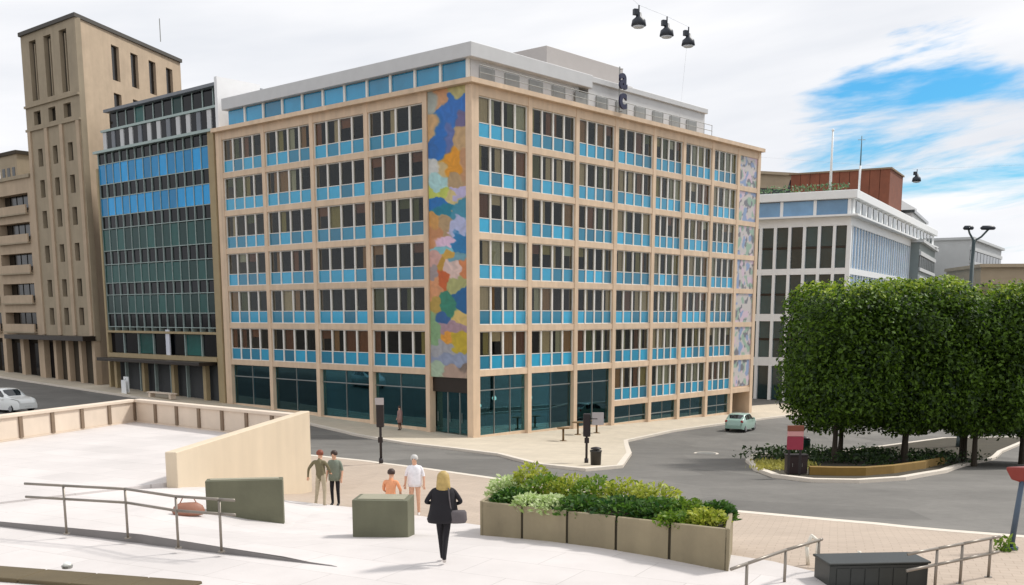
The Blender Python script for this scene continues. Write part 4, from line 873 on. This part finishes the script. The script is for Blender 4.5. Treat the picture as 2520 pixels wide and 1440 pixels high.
# ------------------------------------------------------------------ street furniture
dkm = mat('very dark metal', lin(34, 26, 28), .5, .15, 3); gry = mat('light grey metal', lin(178, 172, 172), .5, .08, 3)
def signal(label, x, y, head_top, wide):
    p = gp(x, y, .1); t = thing('traffic_signal', label, 'traffic signal', p, 0, 'traffic signals in front of the hotel')
    H_ = at(x, head_top, p.y).z - p.z
    MB().tube((0, 0, 0), (0, 0, H_ - .4), .06, 10).build('pole', dkm, t, True); MB().tube((0, 0, 0), (0, 0, .25), .1, 10).build('pole_base', dkm, t, True)
    hd = B(-.17, .17, -.14, .12, H_ - 1.25, H_ - .15).build('signal_head', dkm, t, bevel=.03)
    for k in range(3): MB().tube((0, .12, H_ - .35 - k * .34), (0, .3, H_ - .35 - k * .34), .13, 10, .14).build('visor', dkm, hd)
    if wide: B(.25, .8, -.02, .02, H_ - .7, H_ - .1).build('sign_plate', gry, t); MB().tube((0, 0, H_ - .4), (.5, 0, H_ - .4), .03, 6).build('bracket', dkm, t)
    else: B(-.2, .2, -.2, -.16, H_ - .2, H_ + .12).build('sign_plate', gry, t)
    B(-.11, .11, -.12, -.06, 1.0, 1.25).build('push_button', dkm, t)
    return t
signal('traffic signal with dark box head in front of the hotel left face', 938, 1141, 985, False)
signal('traffic signal on the paved corner beside the litter bin', 1443, 1141, 1010, True)
p = gp(1466, 1146, .1); t = thing('litter_bin', 'dark litter bin next to the right traffic signal', 'bin', p)
MB().loft([(0, 0, 0, .17, .17), (0, 0, .05, .24, .24), (0, 0, .62, .26, .26), (0, 0, .66, .28, .28), (0, 0, .72, .28, .28)], 14).build('bin_body', mat('dark olive bin', lin(44, 40, 34), .5, .2, 3), t, True); MB().loft([(0, 0, .78, .26, .26), (0, 0, .84, .22, .22), (0, 0, .88, .05, .05)], 14).build('lid', dkm, t, True)
brn = mat('brown timber', lin(112, 88, 54), .7, .2, 5)
for lb, x, y in (('brown round table on the pavement near the hotel corner', 1386, 1086), ('brown table on the pavement left of the right signal', 1422, 1070), ('brown table on the pavement right of the right signal', 1468, 1066)):
    p = gp(x, y, .13); t = thing('cafe_table', lb, 'table', p, 0, 'outdoor tables by the hotel')
    MB().loft([(0, 0, .86, .42, .42), (0, 0, .92, .44, .44)], 14).build('table_top', brn, t); MB().tube((0, 0, 0), (0, 0, .86), .07, 8).build('leg', brn, t, True); MB().loft([(0, 0, 0, .28, .28), (0, 0, .05, .2, .2)], 12).build('base', brn, t)
p = gp(1953, 1171, .1); t = thing('information_sign', 'pink and red sign board on dark legs at the island tip', 'sign', p, -.1)
S_ = p.y / 2616
B(-20 * S_, 20 * S_, -.05, .05, 66 * S_, 100 * S_).build('board', mat('magenta red board', lin(150, 44, 66), .5, .1, 2), t, bevel=.02); B(-19.5 * S_, 19.5 * S_, -.06, .04, 100.5 * S_, 113 * S_).build('header', mat('pink header', lin(206, 148, 146), .5, .1, 2), t); B(-20 * S_, 20 * S_, -.07, .06, 113.5 * S_, 127 * S_).build('cap', mat('brown red cap', lin(128, 70, 50), .6, .1, 2), t)
for x in (-14, 14): MB().tube((x * S_, 0, 0), (x * S_, 0, 66 * S_), .05, 8).build('leg', dkm, t)
p = gp(1972, 1172, .1); t = thing('utility_cabinet', 'dark brown utility cabinet behind the pink sign legs', 'cabinet', p + Vector((0, .6, 0)), 0)
B(-.45, .4, 0, .4, 0, .75).build('body', mat('dark brown paint', lin(46, 30, 30), .5, .2, 3), t, bevel=.02); B(-.48, .43, -.03, .43, .75, .8).build('lid', dkm, t)
for x in (-.2, .2): MB().tube((x - .02, -.015, .3), (x - .02, -.015, .45), .012, 6).build('handle', steel, t)
p = gp(1978, 1120, .1); t = thing('green_bin', 'dark green round bin right of the pink sign', 'bin', p)
MB().loft([(0, 0, 0, .25, .25), (0, 0, .1, .3, .3), (0, 0, .9, .36, .36), (0, 0, .95, .38, .38)], 14).build('bin_body', mat('dark green paint', lin(14, 62, 50), .45, .15, 3), t, True); MB().loft([(0, 0, .96, .36, .36), (0, 0, 1.1, .25, .25), (0, 0, 1.15, .05, .05)], 14).build('lid', dkm, t, True)
p = Vector((*hl(-2.4, 40.5), 0)); p.z = g(p.x, p.y) + .13; t = thing('white_board_sign', 'white pavement board sign in front of the glass office', 'sign', p, HA)
B(-.05, .03, -.4, .4, .1, 1.5).build('board', wh, t); B(-.3, -.24, -.4, .4, 0, 1.2).build('back_board', wh, t); MB().tube((-.25, 0, 1.1), (0, 0, 1.4), .02, 6).build('hinge', steel, t)
p = Vector((*hl(-2.2, 35), 0)); p.z = g(p.x, p.y) + .13; t = thing('street_bench', 'pale long bench in front of the glass office entrance', 'bench', p, HA)
B(-.3, .3, -2.0, 2.0, .4, .5).build('seat', stone, t, bevel=.01); B(-.25, .25, -1.8, -1.5, 0, .4).build('leg', stone, t); B(-.25, .25, 1.5, 1.8, 0, .4).build('leg', stone, t)

p = gp(1738, 1116, .01); t = thing('manhole_cover', 'pale round cover set in the road right of the litter bin', 'manhole cover', p)
MB().loft([(0, 0, -.02, .75, .75), (0, 0, .012, .75, .75)], 20).build('frame', kerb_mat, t); MB().loft([(0, 0, 0, .6, .6), (0, 0, .02, .6, .6)], 20).build('lid', steel, t)
# ------------------------------------------------------------------ cars
tyre_m = mat('tyre rubber', lin(28, 28, 28), .85, .1, 5); rim_m = mat('alloy rim', lin(170, 172, 175), .35, .05, 4, metal=.7); cglass = mat('car glass', lin(36, 42, 46), .05, .1, 2, coat=.5); lampw = mat('clear headlamp', lin(220, 222, 220), .15); lampr = mat('red tail lamp', lin(150, 24, 22), .25)
def car(label, loc, rz, paint, L=4.15, Wd=1.78, Ht=1.5):
    t = thing('parked_car' , label, 'car', loc, rz)
    top = [(0, .62), (.03, .80), (.10, .88), (.26, .97), (.30, 1.0), (.43, 1.42), (.50, 1.49), (.64, 1.50), (.78, 1.44), (.90, 1.10), (.97, 1.0), (1, .60)]
    hw = lambda s: Wd / 2 * (1 - .16 * abs(2 * s - 1) ** 5 - .04 * (2 * s - 1) ** 2)
    zt = lambda s: interp(s, [a for a, _ in top], [b for _, b in top]) * Ht / 1.5
    belt = lambda s: min(zt(s), (.92 + .06 * s) * Ht / 1.5)
    def sec(s, q): # q 0..1 from sill up over to centre
        z1, zb, h = zt(s), belt(s), hw(s); sill = .22 + .1 * abs(2 * s - 1) ** 6
        if q < .5: k = q / .5; return (h * (.93 + .09 * sin(pi * (.25 + .6 * k))) , sill + (zb - sill) * k)
        k = (q - .5) / .5; inset = max(0, (z1 - zb)) * .32
        if k < .6: kk = k / .6; return (h - inset * kk - .02, zb + (z1 - zb) * kk * .93)
        kk = (k - .6) / .4; return ((h - inset - .02) * (1 - kk), zb + (z1 - zb) * (.93 + .07 * sin(kk * pi / 2)))
    ns, nq = 40, 20; P = []
    for i in range(ns + 1):
        s = i / ns; row = []
        for j in range(nq + 1): y, z = sec(s, j / nq); row.append((L * (.5 - s), y, z))
        for j in range(nq - 1, -1, -1): y, z = sec(s, j / nq); row.append((L * (.5 - s), -y, z))
        P.append(row)
    body = MB().grid(P); body.add(P[0], [tuple(range(len(P[0])))]); body.add(P[-1], [tuple(range(len(P[-1])))[::-1]]); b = body.build('body', paint, t, True)
    for sg_ in (1, -1):
        for s0, s1 in ((.335, .52), (.535, .70), (.715, .80)):
            G = [[None] * 5 for _ in range(7)]
            for i in range(7):
                s = s0 + (s1 - s0) * i / 6
                for j in range(5):
                    y, z = sec(s, .5 + .5 * .6 * (.1 + .8 * j / 4)); G[i][j] = (L * (.5 - s), sg_ * (y + .006), z + .004)
            MB().grid(G if sg_ > 0 else G[::-1]).build('side_window', cglass, t, True)
    for s0, s1, nm in ((.31, .425, 'windscreen'), (.795, .895, 'rear_window')):
        G = []
        for i in range(6):
            s = s0 + (s1 - s0) * i / 5; y, z = sec(s, .83); G.append([(L * (.5 - s), y * (1 - k / 5) , zt(s) * 1 + .012 - .03 * (abs(1 - k / 5)) ** 2) for k in range(11)])
        MB().grid(G).build(nm, cglass, t, True)
    for sx_ in (.31, -.30):
        for sg_ in (1, -1):
            wh_ = thing_part('wheel', t, (L * sx_, sg_ * (Wd / 2 - .12), .32)); wh_.data = MB().tube((0, -.1, 0), (0, .1, 0), .32, 20).mesh('wheel', tyre_m, False, .02); MB().tube((0, sg_ * .06, 0), (0, sg_ * .112, 0), .21, 14, .19).build('rim', rim_m, wh_)
    for sg_ in (1, -1):
        MB().ball((L * .46, sg_ * .6, .70), .13, 10, 6, (.9, 1.3, .6)).build('headlight', lampw, t, True); MB().ball((-L * .465, sg_ * .62, .86), .12, 10, 6, (.6, 1, 1.1)).build('tail_light', lampr, t, True)
        MB().ball((L * .15, sg_ * (Wd / 2 + .06), 1.0), .09, 8, 6, (.7, 1.2, .8)).build('mirror', paint, t, True)
    B(L * .485, L * .5 + .01, -.26, .26, .42, .53).build('number_plate', lampw, t); B(L * .47, L * .5 - .005, -.6, .6, .30, .41).build('grille', tyre_m, t)
    return t
def thing_part(name, parent, loc): 
    me = bpy.data.meshes.new(name); o = put(name, me, parent, loc); return o
wpaint = mat('white car paint', lin(236, 238, 236), .25, .02, 1, coat=.6); gpaint = mat('pale green car paint', lin(150, 180, 168), .25, .03, 1, coat=.6)
p = gp(22, 1013); car('white car driving at the left edge beyond the parapet', p, radians(-28), wpaint, 4.4, 1.85, 1.75)
p = gp(1822, 1060, 0); car('small pale green car parked at the far end of the hotel', p, radians(60), gpaint, 3.6, 1.65, 1.45)

# ------------------------------------------------------------------ people
skin_m = mat('skin', lin(214, 168, 140), .6, .06, 8)
def person(label, loc, rz, J=None, cols=None, hair=None, scale=1.0, coat_=None, girth=1.0):
    """one continuous skinned body; +y is the way it faces"""
    J0 = dict(pelvis=(0, 0, .93), waist=(0, 0, 1.08), chest=(0, 0, 1.27), neck=(0, -.01, 1.45), jaw=(0, .02, 1.525), head=(0, .02, 1.60), crown=(0, .01, 1.665),
              hipL=(-.09, 0, .90), kneeL=(-.10, .02, .50), ankL=(-.10, -.02, .09), toeL=(-.11, .13, .035), hipR=(.09, 0, .90), kneeR=(.10, .02, .50), ankR=(.10, -.02, .09), toeR=(.11, .13, .035),
              shL=(-.17, -.01, 1.39), elL=(-.24, -.03, 1.12), wrL=(-.25, .06, .88), shR=(.17, -.01, 1.39), elR=(.24, -.03, 1.12), wrR=(.25, .06, .88))
    J0.update(J or {})
    R = dict(pelvis=.125, waist=.115, chest=.125, neck=.055, jaw=.07, head=.095, crown=.07, hipL=.088, hipR=.088, kneeL=.058, kneeR=.058, ankL=.042, ankR=.042, toeL=.036, toeR=.036, shL=.06, shR=.06, elL=.042, elR=.042, wrL=.028, wrR=.028)
    Ed = [('pelvis', 'waist'), ('waist', 'chest'), ('chest', 'neck'), ('neck', 'jaw'), ('jaw', 'head'), ('head', 'crown')]
    for s in 'LR': Ed += [('pelvis', 'hip' + s), ('hip' + s, 'knee' + s), ('knee' + s, 'ank' + s), ('ank' + s, 'toe' + s), ('chest', 'sh' + s), ('sh' + s, 'el' + s), ('el' + s, 'wr' + s)]
    grp = {}
    for a, b in Ed: grp[(a, b)] = 'head' if b in ('jaw', 'head', 'crown') else 'leg' if b[:3] in ('kne', 'ank', 'hip') else 'foot' if b[:3] == 'toe' else 'arm' if b[:2] in ('el',) else 'fore' if b[:2] == 'wr' else 'torso'
    for s in 'LR': # palm and five fingers
        w_ = Vector(J0['wr' + s]); d = (w_ - Vector(J0['el' + s])).normalized(); side = d.cross(Vector((0, 1, .3))).normalized(); nrm = side.cross(d); sg_ = -1 if s == 'L' else 1
        J0['pm' + s] = w_ + d * .07; R['pm' + s] = .026; Ed.append(('wr' + s, 'pm' + s)); grp[('wr' + s, 'pm' + s)] = 'hand'
        for k in range(5):
            if k == 4: a0, f1, f2 = w_ + d * .03 + side * .03, w_ + d * .06 + side * .055, w_ + d * .09 + side * .06
            else: off = side * (k - 1.5) * .019; f1 = J0['pm' + s] + d * (.045 - .004 * abs(k - 1.3)) + off; f2 = f1 + d * (.035 - .004 * abs(k - 1.3)) + nrm * .018
            J0[f'f{k}a' + s] = f1; J0[f'f{k}b' + s] = f2; R[f'f{k}a' + s] = .0095; R[f'f{k}b' + s] = .008
            Ed += [('pm' + s if k < 4 else 'wr' + s, f'f{k}a' + s), (f'f{k}a' + s, f'f{k}b' + s)]; grp[Ed[-1]] = 'hand'; grp[Ed[-2]] = 'hand'
    J0['nose'] = Vector(J0['head']) + Vector((0, .105, -.015)); R['nose'] = .014; Ed.append(('head', 'nose')); grp[('head', 'nose')] = 'head'
    names = list(J0); idx = {n: i for i, n in enumerate(names)}
    me = bpy.data.meshes.new('body'); me.from_pydata([tuple(Vector(J0[n]) * scale) for n in names], [(idx[a], idx[b]) for a, b in Ed], [])
    o = bpy.data.objects.new('body', me); COL.objects.link(o); md = o.modifiers.new('skin', 'SKIN'); md.use_smooth_shade = True
    if not me.skin_vertices: me.skin_vertices.new()
    for n, i in idx.items():
        sv = me.skin_vertices[0].data[i]; gr = girth if n in ('pelvis', 'waist', 'chest', 'hipL', 'hipR') else 1; r = R[n] * scale * gr
        sv.radius = (r * (1.12 if n in ('pelvis', 'waist', 'chest') else 1), r); sv.use_root = n == 'pelvis'
    ss = o.modifiers.new('sub', 'SUBSURF'); ss.levels = 2; ss.render_levels = 2
    dg = bpy.context.evaluated_depsgraph_get(); dg.update(); m2 = bpy.data.meshes.new_from_object(o.evaluated_get(dg)); COL.objects.unlink(o); bpy.data.objects.remove(o)
    cols = cols or {}; order = ['head', 'hand', 'torso', 'arm', 'fore', 'leg', 'foot']; m2.materials.clear()
    for k in order: m2.materials.append(cols.get(k, skin_m))
    segs = [(Vector(J0[a]) * scale, Vector(J0[b]) * scale, order.index(grp[(a, b)]), min(R[a], R[b])) for a, b in Ed]
    for f in m2.polygons:
        c = f.center; best = None
        for a, b, k, r in segs:
            ab = b - a; tt = min(max((c - a).dot(ab) / max(ab.length_squared, 1e-9), 0), 1); d = (c - a - ab * tt).length - r * .6
            if best is None or d < best[0]: best = (d, k)
        f.material_index = best[1]; f.use_smooth = True
    t = thing('person', label, 'person', loc, rz); put('body', m2, t)
    hd = Vector(J0['head']) * scale; 
    if hair:
        hm, rings = hair; MB().loft([(hd.x + a * scale, hd.y + b * scale, hd.z + c * scale, d * scale, e * scale) for a, b, c, d, e in rings], 14).build('hair', hm, t, True)
    if coat_:
        cm, rings = coat_; MB().loft([(a * scale, b * scale, c * scale, d * scale, e * scale) for a, b, c, d, e in rings], 18).build('jacket', cm, t, True)
    for s in (-1, 1): MB().ball(hd + Vector((s * .035, .083, .012)) * scale, .013 * scale, 6, 4).build('eye', dkm, t)
    return t
SHORT = [(0, -.015, -.02, .098, .098), (0, -.02, .03, .107, .108), (0, -.015, .08, .095, .1), (0, -.01, .125, .05, .055)]
LONG = [(0, -.085, -.34, .10, .03), (0, -.085, -.22, .135, .06), (0, -.06, -.08, .125, .085), (0, -.03, .02, .115, .105), (0, -.02, .08, .1, .1), (0, -.01, .13, .045, .05)]
cloth = lambda n, c: mat(n, lin(*c), .85, .15, 9, .3, 60)
blond = mat('blond hair', lin(178, 152, 92), .6, .25, 14); darkh = mat('dark brown hair', lin(58, 40, 32), .6, .2, 14); redh = mat('reddish brown hair', lin(128, 64, 44), .6, .2, 14); greyh = mat('pale grey hair', lin(196, 194, 190), .6, .15, 14)
blackc = cloth('black cloth', (24, 22, 28)); navyc = cloth('dark navy cloth', (30, 34, 50)); whitec = cloth('white cotton', (236, 234, 238)); olive = cloth('olive cloth', (112, 104, 78)); greyg = cloth('grey green cloth', (122, 130, 116)); peach = cloth('peach cotton', (228, 158, 116)); shoe = cloth('pale shoe', (206, 200, 196)); pinkc = cloth('dusty pink cloth', (160, 128, 124)); brownc = cloth('brown cloth', (92, 54, 40)); darksh = cloth('dark shoe', (40, 36, 36))
wpos = gp(1093, 1386, .155)
person('woman with long blond hair in black jacket walking across the plaza', wpos, radians(4),
       dict(elL=(-.33, -.05, 1.16), wrL=(-.16, .20, 1.10), elR=(.33, -.05, 1.16), wrR=(.18, .20, 1.06), kneeL=(-.06, .12, .50), ankL=(-.03, .12, .09), toeL=(-.03, .26, .05), kneeR=(.04, .0, .5), ankR=(.0, -.20, .13), toeR=(.01, -.08, .04), hipL=(-.08, 0, .9), hipR=(.08, 0, .9)),
       dict(torso=blackc, arm=blackc, fore=blackc, leg=blackc, foot=shoe), (blond, LONG), 1.0,
       (blackc, [(-.02, 0, .78, .27, .2), (-.01, 0, .84, .30, .22), (0, 0, 1.0, .265, .19), (0, -.01, 1.18, .235, .165), (0, -.01, 1.32, .24, .15), (0, -.01, 1.40, .20, .11), (0, -.01, 1.45, .09, .075)]))
t = thing('shoulder_bag', 'grey shoulder bag at the right hip of the blond woman', 'bag', wpos + Vector((.27, -.1, .78)), .2)
gbag = cloth('grey bag cloth', (96, 90, 92)); MB().loft([(0, 0, 0, .14, .06), (0, 0, .05, .17, .075), (0, 0, .2, .16, .06), (0, 0, .24, .13, .03)], 14).build('bag_body', gbag, t, True); MB().path([(-.12, 0, .2), (-.16, -.04, .45), (-.17, .0, .66)], .012, 6).build('strap', gbag, t)
ppos = gp(1022, 1270, .11)
person('person in white T-shirt standing behind the larger stone block', ppos, radians(175), dict(elL=(-.25, -.02, 1.14), wrL=(-.27, .04, .9), elR=(.25, -.02, 1.14), wrR=(.26, .03, .9)), dict(torso=whitec, arm=whitec, leg=skin_m, foot=shoe), (greyh, SHORT), .99,
       (whitec, [(0, 0, .84, .19, .15), (0, 0, .95, .20, .155), (0, 0, 1.15, .19, .145), (0, 0, 1.32, .2, .135), (0, 0, 1.40, .17, .1), (0, 0, 1.44, .08, .07)]))
# seated pair
sit = dict(pelvis=(0, 0, .55), waist=(0, .02, .70), chest=(0, .06, .89), neck=(0, .08, 1.07), jaw=(0, .12, 1.145), head=(0, .12, 1.22), crown=(0, .11, 1.285), hipL=(-.09, .04, .54), kneeL=(-.13, .44, .52), ankL=(-.13, .42, .09), toeL=(-.13, .57, .035), hipR=(.09, .04, .54), kneeR=(.13, .44, .52), ankR=(.13, .46, .09), toeR=(.13, .61, .035), shL=(-.17, .05, 1.01), elL=(-.24, .14, .76), wrL=(-.17, .36, .62), shR=(.17, .05, 1.01), elR=(.24, .14, .76), wrR=(.17, .36, .62))
pq = gp(792, 1250, .11)
person('person with reddish hair in olive jacket leaning beside the beige wall', pq, radians(-20), dict(chest=(-.05, .05, 1.26), neck=(-.07, .08, 1.43), jaw=(-.07, .12, 1.5), head=(-.07, .12, 1.575), crown=(-.07, .11, 1.64), shL=(-.23, .03, 1.36), shR=(.11, .04, 1.37), elL=(-.40, .0, 1.14), wrL=(-.47, .06, .90), elR=(.2, .14, 1.14), wrR=(.12, .32, 1.02), ankL=(-.26, .1, .09), toeL=(-.28, .24, .035), kneeL=(-.18, .08, .5)), dict(torso=olive, arm=olive, fore=olive, leg=cloth('pale khaki', (176, 164, 140)), foot=darksh), (redh, SHORT))
pq2 = gp(826, 1246, .11)
person('person with dark hair, grey-green top and black trousers beside the olive jacket', pq2, radians(165), {}, dict(torso=greyg, arm=greyg, fore=skin_m, leg=blackc, foot=darksh), (darkh, SHORT), .98, (greyg, [(0, 0, .8, .2, .15), (0, 0, .95, .2, .155), (0, 0, 1.15, .185, .145), (0, 0, 1.32, .195, .135), (0, 0, 1.40, .17, .1), (0, 0, 1.44, .08, .07)]))
# seated behind the large block
st_p = gp(946, 1290, .11) + Vector((0, 1.5, 0)); st_p.z = g(st_p.x, st_p.y) + .1
t = thing('low_bench', 'low stone seat hidden behind the larger block', 'bench', st_p + Vector((0, 0, 0)), 0); B(-.5, .5, -.25, .2, 0, .46).build('seat', stone, t, bevel=.02); B(-.4, -.2, -.2, .15, -.15, 0).build('leg', stone, t); B(.2, .4, -.2, .15, -.15, 0).build('leg', stone, t)
person('person in peach top seated behind the larger stone block', st_p + Vector((0, -.02, 0)), radians(-10), sit, dict(torso=peach, arm=peach, leg=brownc, foot=darksh), (darkh, SHORT))
hp_ = Vector((*hl(-1.1, 6.0), 0)); hp_.z = g(hp_.x, hp_.y) + .13
person('person in dusty pink coat standing by the hotel entrance window', hp_, radians(60), {}, dict(torso=pinkc, arm=pinkc, fore=pinkc, leg=brownc, foot=darksh), (darkh, SHORT), 1.0, (pinkc, [(0, 0, .55, .2, .16), (0, 0, .9, .2, .16), (0, 0, 1.2, .19, .145), (0, 0, 1.36, .2, .12), (0, 0, 1.43, .09, .07)]))
